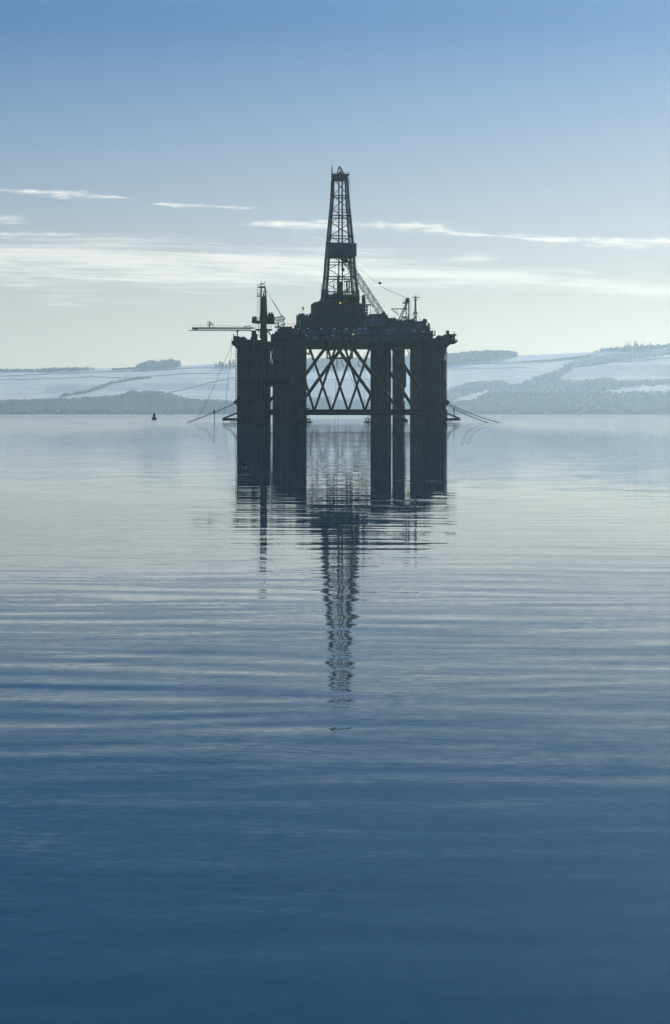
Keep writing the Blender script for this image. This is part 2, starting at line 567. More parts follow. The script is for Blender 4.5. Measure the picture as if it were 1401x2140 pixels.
def hills():
    nx, ny = 560, 200
    pxs = np.linspace(-420, 1820, nx)
    ys = np.concatenate([np.linspace(SHORE_Y - 40, SHORE_Y + 60, 24), np.linspace(SHORE_Y + 66, RIDGE_Y + 40, ny - 40), np.linspace(RIDGE_Y + 60, RIDGE_Y + 400, 16)])
    PX, YY = np.meshgrid(pxs, ys)
    XX = (PX - CX) * YY / FPX
    ZZ = ground(XX, YY)
    ny = len(ys)
    vs = np.stack([XX, YY, ZZ], -1).reshape(-1, 3)
    i = np.arange(nx * ny).reshape(ny, nx)
    fs = np.stack([i[:-1, :-1], i[:-1, 1:], i[1:, 1:], i[1:, :-1]], -1).reshape(-1, 4)
    me = bpy.data.meshes.new('hills')
    me.from_pydata(vs.tolist(), [], fs.tolist())
    me.polygons.foreach_set('use_smooth', [True] * len(fs))
    qx, qy = to_px(XX, YY, ZZ)
    wob = 2.0 * np.sin(XX / 23) + 1.6 * np.sin(XX / 11 + YY / 31)
    wood = np.zeros(XX.shape)
    for p in (W_LEFT, W_RIGHT_SHORE, W_RIGHT_MID, W_RIGHT_LEFT, W_RIGHT_BAND):
        wood = np.maximum(wood, inside(qx, qy + wob, p))
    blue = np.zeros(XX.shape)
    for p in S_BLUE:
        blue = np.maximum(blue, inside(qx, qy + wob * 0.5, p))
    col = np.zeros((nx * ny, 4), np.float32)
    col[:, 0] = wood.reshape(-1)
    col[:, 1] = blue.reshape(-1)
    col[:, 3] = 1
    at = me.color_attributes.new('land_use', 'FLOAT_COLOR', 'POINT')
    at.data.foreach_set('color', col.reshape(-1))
    m, t, b = newmat('snowy_fields')
    a = t.nodes.new('ShaderNodeAttribute')
    a.attribute_name = 'land_use'
    r_, g_, b_ = sep(E(a.outputs['Vector']))
    p = wcoord(t)
    x, y, z = sep(p)
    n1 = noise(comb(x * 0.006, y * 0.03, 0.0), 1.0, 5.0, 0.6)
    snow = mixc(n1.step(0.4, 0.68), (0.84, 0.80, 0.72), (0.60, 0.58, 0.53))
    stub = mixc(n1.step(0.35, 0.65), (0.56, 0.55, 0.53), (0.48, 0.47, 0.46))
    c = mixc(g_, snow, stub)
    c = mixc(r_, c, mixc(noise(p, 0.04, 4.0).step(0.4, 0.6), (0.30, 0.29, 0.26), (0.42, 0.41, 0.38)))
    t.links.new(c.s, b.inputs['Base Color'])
    b.inputs['Roughness'].default_value = 0.9
    b.inputs['Specular IOR Level'].default_value = 0.1
    me.materials.append(m)
    o = bpy.data.objects.new('hills', me)
    COL.objects.link(o)
    tag(o, 'low snow covered farmland rising from the far shore', 'hills', kind='structure')


hills()


def ico(n):
    import bmesh
    bm = bmesh.new()
    bmesh.ops.create_icosphere(bm, subdivisions=n, radius=1.0)
    bm.verts.ensure_lookup_table()
    v = np.array([p.co[:] for p in bm.verts])
    f = np.array([[q.index for q in g.verts] for g in bm.faces])
    bm.free()
    return v, f


ICO_V, ICO_F = ico(2)
LOW_V, LOW_F = ico(1)
LOWS = [LOW_V * (1 + rng.uniform(-0.4, 0.3, len(LOW_V)))[:, None] for _ in range(10)]
BLOBS = []
for _k in range(10):
    d = 1 + rng.uniform(-0.34, 0.30, len(ICO_V))
    BLOBS.append(ICO_V * d[:, None])


def crowns(pts, hs, ws, name, mat, conic=0.0, low=False):
    """a mass of ragged crowns, each standing on its own spot of ground"""
    vs, fs, o = [], [], 0
    blobs, faces = (LOWS, LOW_F) if low else (BLOBS, ICO_F)
    for (x, y, z), h, w in zip(pts, hs, ws):
        cn = conic * (rng.uniform() < 0.6)
        for j in range(1 if low else 2):
            bl = blobs[rng.integers(len(blobs))]
            a = rng.uniform(0, 6.28)
            c, s = math.cos(a), math.sin(a)
            k = 1.0 if j == 0 else rng.uniform(0.5, 0.75)
            ox, oz = (0, 0.5 * h) if j == 0 else (rng.uniform(-.45, .45) * w, rng.uniform(0.45, 0.72) * h)
            q = np.empty_like(bl)
            tz = bl[:, 2]
            sh = 1 - cn * (tz + 1) * 0.42
            q[:, 0] = (bl[:, 0] * c - bl[:, 1] * s) * w * 0.5 * k * sh + x + ox
            q[:, 1] = (bl[:, 0] * s + bl[:, 1] * c) * w * 0.5 * k * sh + y
            q[:, 2] = tz * h * 0.5 * (k if j == 0 else k * 0.6) + z + oz
            vs.append(q)
            fs.append(faces + o)
            o += len(bl)
    vs = np.concatenate(vs)
    fs = np.concatenate(fs)
    me = bpy.data.meshes.new(name)
    me.from_pydata(vs.tolist(), [], fs.tolist())
    me.materials.append(mat)
    ob = bpy.data.objects.new(name, me)
    COL.objects.link(ob)
    return ob


def wood_in(poly, spacing_, h0, h1, name, mat, label, w=0.9, conic=0.0, depth=(SHORE_Y + 4, RIDGE_Y + 30), hfun=None, low=False):
    spacing = spacing_ * 1.4
    if low:
        spacing, h0, h1, w = spacing * 0.55, h0 * 0.62, h1 * 0.62, w * 1.25
    pxs = [p[0] for p in poly]
    x0 = (max(min(pxs), -320) - CX) * depth[1] / FPX
    x1 = (min(max(pxs), 1560) - CX) * depth[1] / FPX
    xs = np.arange(min(x0, x0 * 0.8), max(x1, x1 * 0.8), spacing)
    ysx = np.arange(depth[0], depth[1], spacing)
    X, Y = np.meshgrid(xs, ysx)
    X = X + rng.uniform(-.5, .5, X.shape) * spacing
    Y = Y + rng.uniform(-.5, .5, Y.shape) * spacing
    Z = ground(X, Y)
    qx, qy = to_px(X, Y, Z)
    k = inside(qx, qy, poly) & (qx > -260) & (qx < 1520)
    pts = np.stack([X[k], Y[k], Z[k] - 0.8], -1)
    big = 0.5 + 0.5 * np.sin(pts[:, 0] / 37.0) * np.sin(pts[:, 0] / 91.0 + 1.0)
    h0, h1 = h0 * 1.42, h1 * 1.42
    hs = h0 + (h1 - h0) * (0.7 * rng.uniform(0, 1, len(pts)) ** 1.5 + 0.35 * big)
    if hfun is not None:
        hs = hs * np.interp(qx[k], *hfun)
    ws = hs * rng.uniform(0.6, 1.05, len(pts)) * w
    o = crowns(pts, hs, ws, name, mat, conic, low)
    tag(o, label, 'woodland', kind='stuff')
    return o


wood_in(W_LEFT, 15, 9, 16, 'woodland', M['wood'], 'misty band of bare woodland along the far shore, left of the rig', low=True)
wood_in([(335, 836), (340, 826), (270, 826), (262, 834)], 8, 9, 15, 'woodland', M['wood'], 'taller clump of trees rising out of the left shore woodland')
wood_in(W_RIGHT_SHORE, 15, 9, 14, 'woodland', M['wood_mid'], 'misty band of bare woodland along the far shore, right of the rig', low=True)
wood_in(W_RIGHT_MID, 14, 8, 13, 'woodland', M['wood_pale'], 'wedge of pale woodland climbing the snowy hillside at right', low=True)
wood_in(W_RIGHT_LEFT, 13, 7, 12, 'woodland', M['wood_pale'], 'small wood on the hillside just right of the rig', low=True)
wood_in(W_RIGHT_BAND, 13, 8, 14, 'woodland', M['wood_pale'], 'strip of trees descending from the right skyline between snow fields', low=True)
wood_in([(-300, 779), (0, 779), (110, 778), (199, 774), (199, 770), (0, 772), (-300, 772)], 11, 8, 11, 'woodland', M['wood_dark'], 'long low strip of forest on the left skyline', hfun=([0, 150, 188, 200], [1.0, 1.0, 0.7, 0.3]), conic=0.9)
wood_in([(285, 771), (300, 771), (376, 768), (376, 763), (285, 766)], 9, 18, 26, 'copse', M['wood_dark'], 'rounded dark copse alone on the left skyline', hfun=([283, 292, 300, 315, 345, 362, 377], [0.42, 0.6, 0.74, 0.85, 0.95, 0.9, 0.6]), conic=0.9)
wood_in([(641, 772), (790, 770), (935, 762), (1000, 755), (1081, 747), (1081, 740), (935, 751), (790, 760), (641, 763)], 10, 21, 27, 'woodland', M['wood_dark'], 'flat topped dark plantation on the skyline behind the rig', hfun=([640, 1030, 1065, 1083], [0.95, 0.95, 0.75, 0.4]), conic=0.9)
wood_in([(1245, 737), (1245, 733), (1401, 725), (1520, 722), (1520, 727), (1401, 730), (1300, 735)], 10, 11, 17, 'woodland', M['wood_dark'], 'low rounded wood on the skyline at far right', hfun=([1245, 1262, 1300, 1401], [0.35, 0.8, 0.9, 1.0]), conic=0.9)


def at_px(px, py):
    """the spot of hillside seen at a pixel of the photograph"""
    ys = np.linspace(SHORE_Y + 2, RIDGE_Y, 700)
    xs = (px - CX) * ys / FPX
    q = to_px(xs, ys, ground(xs, ys))[1]
    i = int(np.argmin(np.abs(q - py)))
    return xs[i], ys[i], float(ground(xs[i], ys[i]))


def hedge(pts, h, label):
    """a field hedge: bushes along a line over the hillside"""
    h = h * 1.4
    P = [at_px(*p) for p in pts]
    out = []
    for a, b in zip(P[:-1], P[1:]):
        a, b = np.array(a), np.array(b)
        n = max(2, int(np.hypot(*(b - a)[:2]) / (h * 1.1)))
        for i in range(n):
            q = a + (b - a) * i / n + rng.uniform(-1.2, 1.2, 3) * (1, 1, 0)
            q[2] = float(ground(q[0], q[1])) - 0.3
            out.append(q)
    hs = rng.uniform(0.6, 1.2, len(out)) * h
    o = crowns(out, hs, hs * 1.9, 'hedge', M['hedge'])
    tag(o, label, 'hedge')


hedge([(-60, 789), (0, 787), (100, 782), (200, 778), (350, 773), (460, 768)], 2.6, 'long upper field hedge below the copse on the left hill')
hedge([(-60, 795), (30, 793), (240, 790), (330, 786), (480, 780)], 2.2, 'second thin hedge line crossing the left snow fields')
hedge([(130, 829), (180, 821), (210, 811), (235, 801), (285, 793), (320, 790)], 6.5, 'thick overgrown hedge climbing diagonally up the left hill')
hedge([(350, 822), (400, 811), (440, 800), (490, 791)], 2.6, 'slanting hedge right of the left shore clump, near the rig')
hedge([(238, 773), (262, 772), (285, 770)], 5.0, 'short ragged hedge left of the skyline copse')
hedge([(940, 762), (1060, 760), (1185, 752), (1260, 745)], 3.2, 'dark hedge along the top fields right of the rig')
hedge([(1090, 757), (1170, 751), (1245, 742)], 4.0, 'broad hedge below the right skyline field')
hedge([(1200, 768), (1280, 757), (1401, 748), (1480, 745)], 2.6, 'hedge edging the wide right hand snow field')
hedge([(940, 772), (1010, 770), (1100, 768)], 1.8, 'faint hedge line across the middle snow field right of the rig')
hedge([(640, 794), (720, 794), (790, 794)], 2.0, 'straight hedge line glimpsed between the rig braces')


# single conifers that stand out against the sky
def conifer(px, x, y, z, h, label, group, proto=[]):
    if not proto:
        r = empty('conifer_tree', (0, 0, 0))
        MB().tube((0, 0, -0.08), (0, 0, 0.95), 0.022, 6, 0.006).build('trunk', M['trunk'], r)
        mb = MB()
        rr = random.Random(4)
        for k in range(15):
            zz = 0.12 + 0.86 * k / 14
            rad = 0.21 * (1 - zz) + 0.02
            for j in range(8):
                a = j * 0.785 + k * 0.4 + rr.uniform(-.3, .3)
                q = rad * rr.uniform(0.6, 1.15)
                c, s = math.cos(a), math.sin(a)
                mb.add([(0, 0, zz + 0.05), (q * c - 0.05 * s, q * s + 0.05 * c, zz - 0.02), (q * 1.15 * c, q * 1.15 * s, zz - 0.05), (q * c + 0.05 * s, q * s - 0.05 * c, zz - 0.02), (0, 0, zz - 0.03)],
                       [(0, 1, 2), (0, 2, 3), (4, 2, 1), (4, 3, 2)])
        mb.build('crown', M['wood_dark'], r)
        proto.append(r)
        o = r
    else:
        o = proto[0].copy()
        COL.objects.link(o)
        for ch in proto[0].children:
            c = ch.copy()
            COL.objects.link(c)
            c.parent = o
    o.location = (x, y, z - 0.3)
    o.scale = (h * 1.9, h * 1.9, h) if px < 700 else (h * 1.25, h * 1.25, h)
    o.rotation_euler = (0, 0, random.uniform(0, 6))
    tag(o, label, 'tree', group)


SKYL = 'conifers standing out on the skyline'
for px, top, lab in ((1308, 718, 'slim conifer just left of the tallest one on the right skyline'),
                     (1314, 715, 'short conifer wedged between the two tallest right skyline trees'),
                     (1328, 711, 'tallest spindly conifer on the right skyline'),
                     (1333, 717, 'conifer leaning close to the right of the tallest skyline tree'),
                     (1344, 717, 'lone conifer midway between the tall pair and the right hand one'),
                     (1360, 715, 'right hand conifer of the skyline group, standing apart'),
                     (452, 757, 'leftmost conifer of the small clump beside the rig'),
                     (459, 754, 'second conifer of the small clump beside the rig'),
                     (466, 756, 'third conifer of the small clump beside the rig'),
                     (473, 758, 'low fourth conifer of the small clump beside the rig'),
                     (462.5, 755, 'conifer in the thick middle of the small clump beside the rig'),
                     (481, 752, 'tall conifer just left of the mooring chain of the rig'),
                     (488, 751, 'conifer half hidden behind the rig mooring chain')):
    x, y, z = at_px(px, 768.5 if px < 700 else 736.0)
    top_z = CAM_H + (HZ - top) * y / FPX
    conifer(px, x, y, z, max(6.0, top_z - z), lab, SKYL)


# ------------------------------------------------------------------ the drilling rig (metres, built round its own root)
rig = empty('oil_rig', (0, RIG_Y, 0))
tag(rig, 'dark semi-submersible drilling rig on thick columns with tall lattice derrick, standing in calm water', 'oil rig')
S = RIG_Y / FPX                          # metres to one photo pixel at the front of the rig


def P(px, py, d=0.0):
    """point of the rig seen at a pixel, d metres behind its front face"""
    y = RIG_Y + d
    return Vector(((px - CX) * y / FPX, d, CAM_H - (py - HZ) * y / FPX))


def L(n, d=0.0):
    return n * (RIG_Y + d) / FPX


def zpy(py, d=0.0):
    return P(0, py, d).z


def xpx(px, d=0.0):
    return P(px, 0, d).x


def pbox(mb, x0, x1, ytop, ybot, d0, d1):
    """box whose front face covers the given pixels at depth d0"""
    a, b = P(x0, ybot, d0), P(x1, ytop, d0)
    return mb.box(a.x, b.x, d0, d1, a.z, b.z)


RR = random.Random(5)


def each(name, mat, parent, boxes):
    for q in boxes:
        pbox(MB(), *q).build(name, mat, parent)

DECK_Z = zpy(709.5, 0)                  # underside of the deck


# ---- columns
def column(x0, x1, d, mat, label, ztop=DECK_Z, ring=True):
    c = xpx((x0 + x1) / 2, d)
    r = L((x1 - x0) / 2, d)
    mb = MB()
    prof = [(r, -7.0)]
    for z in (1.2, 7.5, 14.0, 20.5):
        if ring:
            prof += [(r, z - 0.12), (r + 0.05, z - 0.1), (r + 0.05, z + 0.1), (r, z + 0.12)]
    prof += [(r, ztop)]
    mb.lathe((c, d, 0), prof, 40)
    o = mb.build('column', mat, rig, True, label)
    for k in range(3):                   # vertical pipes welded to the shell
        a = R(200 + RR.uniform(0, 140))
        p = Vector((c + (r + 0.12) * math.cos(a), d + (r + 0.12) * math.sin(a), 0))
        MB().tube(p + Vector((0, 0, RR.uniform(1, 7))), p + Vector((0, 0, ztop - 0.3)), 0.11, 6).build('riser_pipe', M['deck'], o)
    return o


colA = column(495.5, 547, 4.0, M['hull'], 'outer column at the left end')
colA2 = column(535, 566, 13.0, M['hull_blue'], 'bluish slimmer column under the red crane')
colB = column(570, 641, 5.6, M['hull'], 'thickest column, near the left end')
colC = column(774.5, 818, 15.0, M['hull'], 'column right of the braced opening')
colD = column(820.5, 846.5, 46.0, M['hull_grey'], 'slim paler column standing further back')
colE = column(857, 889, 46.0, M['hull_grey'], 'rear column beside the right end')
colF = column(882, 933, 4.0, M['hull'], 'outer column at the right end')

# faint square patches and brackets on the big column
for x0, x1, y0, y1 in ((606, 618, 785, 800), (626, 634, 852, 874), (582, 596, 775, 778)):
    mb = MB()
    c = xpx(605.5, 5.6)
    r = L(35.5, 5.6)
    xa, xb = xpx(x0, 0), xpx(x1, 0)
    n = 6
    for i in range(n):
        p, q = xa + (xb - xa) * i / n, xa + (xb - xa) * (i + 1) / n
        ya = 5.6 - math.sqrt(max(0, (r + 0.06) ** 2 - (p - c) ** 2))
        yb = 5.6 - math.sqrt(max(0, (r + 0.06) ** 2 - (q - c) ** 2))
        mb.add([(p, ya, zpy(y1)), (q, yb, zpy(y1)), (q, yb, zpy(y0)), (p, ya, zpy(y0)), (p, ya + .3, zpy(y1)), (q, yb + .3, zpy(y1)), (q, yb + .3, zpy(y0)), (p, ya + .3, zpy(y0))],
               [(0, 1, 2, 3), (4, 7, 6, 5), (0, 4, 5, 1), (3, 2, 6, 7)])
    mb.build('doubler_plate', M['deck'], colB)

# guide pipes on the side of columns, seen in the gaps
mb = MB()
for x in (567.2, 568.6):
    mb.path([P(x, 728, 7), P(x + 0.8, 745, 7), P(x - 0.4, 760, 7), P(x + 0.3, 775, 7)], 0.13, 5)
pbox(mb, 565.5, 570.5, 759, 808, 8, 10)
mb.build('guide_pipe', M['dark'], rig)
mb = MB()
pbox(mb, 845, 849.5, 762, 809, 42, 45)
mb.path([P(852, 732, 44), P(855, 738, 44), P(854, 744, 44)], 0.15, 5)
mb.build('guide_box', M['dark'], rig)

# ---- braces
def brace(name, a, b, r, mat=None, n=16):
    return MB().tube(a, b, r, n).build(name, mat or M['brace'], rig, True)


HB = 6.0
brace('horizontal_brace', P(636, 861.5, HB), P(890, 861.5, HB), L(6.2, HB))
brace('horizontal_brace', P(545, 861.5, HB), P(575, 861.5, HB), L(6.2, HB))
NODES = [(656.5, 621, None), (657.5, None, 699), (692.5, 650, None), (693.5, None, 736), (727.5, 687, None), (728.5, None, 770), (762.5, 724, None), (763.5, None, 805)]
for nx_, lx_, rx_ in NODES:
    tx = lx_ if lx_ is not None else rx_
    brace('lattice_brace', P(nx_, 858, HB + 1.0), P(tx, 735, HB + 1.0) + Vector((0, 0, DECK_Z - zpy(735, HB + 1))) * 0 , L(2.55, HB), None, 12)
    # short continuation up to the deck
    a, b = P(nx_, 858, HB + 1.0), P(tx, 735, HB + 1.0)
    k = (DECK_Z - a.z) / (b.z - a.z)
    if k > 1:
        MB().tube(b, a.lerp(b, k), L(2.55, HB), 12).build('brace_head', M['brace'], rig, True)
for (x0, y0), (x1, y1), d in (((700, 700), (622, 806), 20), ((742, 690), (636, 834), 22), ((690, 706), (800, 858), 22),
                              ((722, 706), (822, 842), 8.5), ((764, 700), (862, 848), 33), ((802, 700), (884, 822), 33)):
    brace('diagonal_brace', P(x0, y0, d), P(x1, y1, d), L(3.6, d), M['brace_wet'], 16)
# left gap: the diagonal between the two left columns
brace('diagonal_brace', P(600, 800, 12), P(535, 868, 12), L(3.4, 12))
# fender tyres and ladders at the waterline
for x, y in ((645, 880.5), (768.5, 879)):
    mb = MB()
    c = P(x, y, 2.5)
    n = 16
    for i in range(n):
        a, b = 2 * math.pi * i / n, 2 * math.pi * (i + 1) / n
        mb.tube(c + Vector((0.62 * math.cos(a), 0, 0.35 + 0.5 * math.sin(a))), c + Vector((0.62 * math.cos(b), 0, 0.35 + 0.5 * math.sin(b))), 0.2, 6)
    mb.box(c.x - 1.3, c.x + 1.3, c.y + 0.3, c.y + 1.3, -0.3, 0.3)
    mb.build('fender', M['rubber'], rig)
mb = MB()
mb.ladder(P(643.5, 883, 4), P(643.5, 850, 4), 0.7, 0.07)
mb.rail([P(641, 853, 4), P(648, 853, 4)], 0.9)
pbox(mb, 640.5, 648, 853, 855, 3.5, 5.5)
mb.build('boat_ladder', M['rail'], rig)
mb = MB()
mb.ladder(P(773, 883, 9), P(773, 850, 9), 0.7, 0.07)
mb.rail([P(768, 855, 9), P(775, 855, 9)], 0.9)
mb.build('boat_ladder', M['rail'], rig)
mb = MB()
c = P(849, 880, 40)
mb.tube(c + Vector((-0.7, 0, -0.2)), c + Vector((-0.4, 0, 1.7)), 0.45, 8, 0.25)
mb.ball(c + Vector((0, 0, 0.2)), 0.7)
mb.build('fender', M['rubber'], rig)

# ---- anchor racks low on the outer columns
for sgn, xc, xt, name in ((-1, 499, 465.5, 'l'), (1, 930, 962, 'r')):
    mb = MB()
    d = 4.0
    mb.tube(P(xc, 876.5, d), P(xt - sgn * 1.5, 876.5, d), L(2.6, d), 10)
    mb.tube(P(xc, 862, d) if sgn < 0 else P(xc + 4, 864, d), P(xt - sgn * 2, 874.5, d), L(1.8, d), 8)
    mb.tube(P(xc, 881, d), P(xt - sgn * 16, 881, d), L(0.7, d), 6)
    if sgn > 0:
        pbox(mb, 931, 935.5, 857, 882, 3, 5)
    o = mb.build('anchor_rack', M['brace'], rig)
    mb = MB()
    mb.ball(P(xt - sgn * 1.5, 876.5, d), L(2.7, d), 1.0, 10, 6)
    mb.tube(P(xt - sgn * 1.5, 876.5, d), P(xt - sgn * 6, 876.5, d), L(2.75, d), 10)
    mb.build('rack_end', M['tip'] if sgn > 0 else M['brace'], o)

# ---- fairleads
for sgn, x in ((-1, 496), (1, 935)):
    mb = MB()
    pbox(mb, *((x - 2, x + 3) if sgn < 0 else (x - 4, x + 0.5)), 834, 848, 3, 5)
    o = mb.build('fairlead', M['dark'], colA if sgn < 0 else colF)
    o.parent = rig
    mb = MB()
    c = P(x - 4 if sgn < 0 else x + 1.5, 840.5, 4)
    mb.tube(c + Vector((0, -0.35, 0)), c + Vector((0, 0.35, 0)), L(3.9), 14)
    mb.build('sheave', M['dark'], o)

# ---- deck
mb = MB()
mb.box(xpx(568), xpx(905), 0.6, 62, DECK_Z, zpy(700))
for k in range(14):                      # girders under the deck
    yy = 3 + k * 4.4
    mb.box(xpx(572), xpx(902), yy, yy + 0.5, DECK_Z - 0.55, DECK_Z)
for k in range(11):
    xx = xpx(575 + 32 * k)
    mb.box(xx, xx + 0.5, 0.9, 61, DECK_Z - 0.4, DECK_Z)
deck = mb.build('deck_hull', M['deck'], rig)
for k in range(46):                      # pipes, hoses and trays hanging below the deck
    x = RR.uniform(644, 778)
    d = RR.uniform(30, 60)
    h = RR.choice((0.5, 0.8, 1.1, 1.5))
    p = Vector((xpx(x, d), d, DECK_Z - 0.3))
    w = RR.uniform(0.3, 2.4)
    if k % 3:
        MB().box(p.x, p.x + w, d, d + 0.4, DECK_Z - h, DECK_Z).build('cable_tray', M['dark'], deck)
    else:
        MB().tube(p, p + Vector((w * 2.5, 0, -0.5)), 0.12, 5).build('pipe', M['dark'], deck)
for x in (643, 645, 647):
    MB().path([P(641, 735 + (x - 643), 8), P(x, 741, 8), P(x + 3, 738, 8), P(x + 4.5, 731, 8)], 0.14, 5).build('hose', M['dark'], deck)
mb = MB()                                # moonpool frame hung under the deck
for x in (684, 736.5):
    mb.tube(P(x, 722, 30), P(x, 749, 30), 0.28, 8)
mb.tube(P(683, 748.5, 30), P(737.5, 748.5, 30), 0.3, 8)
for x0, xm, x1, dd in ((704, 705, 702, 28), (714, 715, 719, 28), (750, 749.5, 752, 26)):
    mb.path([P(x0, 735, dd), P(x0, 752, dd), P(xm, 760, dd), P(x1, 767, dd)], 0.12, 5)
mb.build('moonpool_frame', M['dark'], rig)

# upper deck strata: side wall panels, walkways, trusswork
mb = MB()
pbox(mb, 590, 806, 684, 700, 1.8, 50)
pbox(mb, 575, 592, 692, 711, 1.2, 40)
pbox(mb, 806, 886, 680, 711, 2.4, 58)
wall = mb.build('deck_wall', M['deck'], rig)
pan = []
x = 612
while x < 800:
    w = RR.uniform(6, 16)
    pan.append((x, x + w, RR.uniform(687.5, 690), 699.3, RR.uniform(1.0, 1.5), 1.9))
    x += w + RR.uniform(0.5, 4)
x = 640
while x < 880:
    w = RR.uniform(5, 14)
    pan.append((x, x + w, RR.uniform(701.5, 704), RR.uniform(708, 711), RR.uniform(0.1, 0.35), 0.7))
    x += w + RR.uniform(1, 5)
each('wall_panel', M['deck2'], wall, pan)
mb = MB()
pbox(mb, 574, 786, 682.2, 684.0, 0.4, 4)      # walkways
pbox(mb, 600, 905, 699.3, 700.9, -0.2, 3)
pbox(mb, 568, 905, 711.2, 712.6, -0.3, 2)
mb.rail([P(576, 682.2, 0.5), P(786, 682.2, 0.5)], 1.0, 2.4)
mb.rail([P(604, 699.3, -0.1), P(820, 699.3, -0.1)], 1.0, 2.4)
mb.build('walkway', M['dark'], rig)
mb = MB()                                # white-blue control house with windows, and trusswork right of it
pbox(mb, 740, 771, 686.5, 699, 0.0, 2.4)
hs = mb.build('control_house', M['house'], rig)
pbox(MB(), 806, 822, 688, 699, 0.5, 3).build('deck_cabin', M['house'], rig)
each('window', M['glass'], hs, [(x, x + 2.6, 688.8, 692.5, -0.04, 0.05) for x in (744, 749.5, 753.5, 757.5, 764, 768)])
mb = MB()
for k, x in enumerate(range(762, 826, 9)):
    mb.tube(P(x, 712, -0.6), P(x + 4.5, 688 + 3 * (k % 3), -0.6), 0.11, 5)
    mb.tube(P(x + 9, 712, -0.6), P(x + 4.5, 688 + 3 * (k % 3), -0.6), 0.11, 5)
mb.tube(P(760, 711, -0.6), P(828, 711, -0.6), 0.13, 5)
mb.build('trusswork', M['deck2'], rig)

# left end of the deck: stepped machinery
mb = MB()
for a, b, t, bt, d0, d1 in ((566, 577, 701, 714, 2, 14), (569, 582, 697, 705, 3, 12), (577, 588, 693, 701, 2, 10), (580, 594, 687, 697, 3, 9),
                            (584, 590, 683, 690, 4, 7), (571, 575, 698.5, 704, 1, 3)):
    pbox(mb, a, b, t, bt, d0, d1)
for k in range(22):
    x = RR.uniform(566, 600)
    y = 702 - (x - 566) * 0.5
    pbox(mb, x, x + RR.uniform(1, 4), y + RR.uniform(-3, 2), y + 7, RR.uniform(0.8, 3), 5)
mb.rail([P(579, 693, 2), P(584, 687, 3), P(592, 687, 3)], 1.0)
mb.path([P(586, 684, 4), P(580, 694, 4)], 0.15, 5)
mb.build('deck_machinery', M['dark'], rig)

# ---- drilling substructure
mb = MB()
d = 18
mb.prism([(xpx(650, d), zpy(690, d)), (xpx(768.5, d), zpy(690, d)), (xpx(766, d), zpy(662, d)), (xpx(764, d), zpy(650, d)), (xpx(764, d), zpy(636, d)),
          (xpx(751, d), zpy(633, d)), (xpx(650, d), zpy(637.5, d))][::1], d, d + 24)
sub = mb.build('drill_floor_house', M['deck'], rig)
mb = MB()
d = 17
mb.prism([(xpx(650, d), zpy(657, d)), (xpx(662, d), zpy(657, d)), (xpx(668, d), zpy(631, d)), (xpx(657.5, d), zpy(631, d)), (xpx(650, d), zpy(637, d))], d, d + 14)
mb.build('shed', M['yellow'], sub)
mb = MB()
for a, b, t, bt, d0 in ((671, 690, 640, 684, 17.4), (693, 712, 648, 684, 17.2), (716, 742, 642, 684, 17.5), (745, 763, 640, 655, 17.2), (668, 700, 636, 640, 17),
                        (700, 764, 636.5, 639, 16.8)):
    pbox(mb, a, b, t, bt, d0, 18.2)
for k in range(30):
    x = RR.uniform(655, 764)
    y = RR.uniform(640, 680)
    mb.tube(P(x, y, 16.9), P(x, min(684, y + RR.uniform(6, 30)), 16.9), 0.13, 5)
mb.build('cladding', M['hull_blue'], sub)
mb = MB()                                # drill floor clutter seen against the sky through the derrick foot
d = 22
pbox(mb, 664, 751, 629.5, 634, d, d + 16)
pbox(mb, 674, 752, 616.5, 618, d, d + 14)
for k in range(95):
    x = RR.uniform(676, 749)
    w = RR.uniform(0.6, 4.5)
    t = RR.uniform(617, 629)
    pbox(mb, x, x + w, t, RR.uniform(t + 2, 631), RR.uniform(20, 36), 37)
for x in (676, 682, 699, 722, 727, 731, 739, 748):
    pbox(mb, x, x + 1.6, 605, 631, RR.uniform(22, 34), 36)
pbox(mb, 674, 687, 604, 632, 26, 34)
pbox(mb, 696, 718, 612, 632, 24, 34)
pbox(mb, 744, 751.5, 606, 634, 24, 34)
mb.rail([P(672, 616.5, d), P(751, 616.5, d)], 1.3, 1.5, 0.06)
mb.build('drill_floor_gear', M['dark'], sub)
mb = MB()                                # right end: stack, small platform
pbox(mb, 757, 764.5, 622, 640, 20, 26)
mb.lathe(P(760, 623, 22), [(L(3.4), -0.6), (L(3.4), 0.7), (L(2), 1.1)], 12)
pbox(mb, 764, 776, 635.5, 637.2, 20, 24)
mb.rail([P(764, 635.5, 20), P(775.5, 635.5, 20)], 1.0, 1.2)
mb.tube(P(774.5, 637, 20), P(774.5, 657, 20), 0.07, 5)
mb.rail([P(752, 627, 21), P(757, 627, 21)], 1.2, 0.8)
for y in (642, 648, 654, 660):
    mb.ball(P(767, y, 19), 0.5, 1, 8, 5)
mb.build('side_platform', M['dark'], sub)
# left and right lower blocks
mb = MB()
pbox(mb, 620, 652, 660, 690, 10, 30)
for k in range(26):
    x = RR.uniform(622, 650)
    pbox(mb, x, x + RR.uniform(1.5, 4), RR.uniform(654.5, 658.5), 662, RR.uniform(10.5, 22), 26)
pbox(mb, 619.4, 621, 657, 684, 10, 11)
pbox(mb, 616, 620, 679, 684, 8, 10)
mud = mb.build('mud_pump_house', M['deck'], rig)
mb = MB()
pbox(mb, 621.5, 630, 669, 684, 9.6, 10.1)
mb.build('wall_panel', M['house'], mud)
mb = MB()
mb.tube(P(632, 656, 12), P(632, 641, 12), 0.05, 5)
a, b = P(633.4, 641.5, 12), P(635.2, 648.5, 12)
mb.tube(a, b, 0.28, 8, 0.18)
mb.tube(P(632, 641.5, 12), a, 0.04, 4)
mb.build('windsock', M['red'], rig)

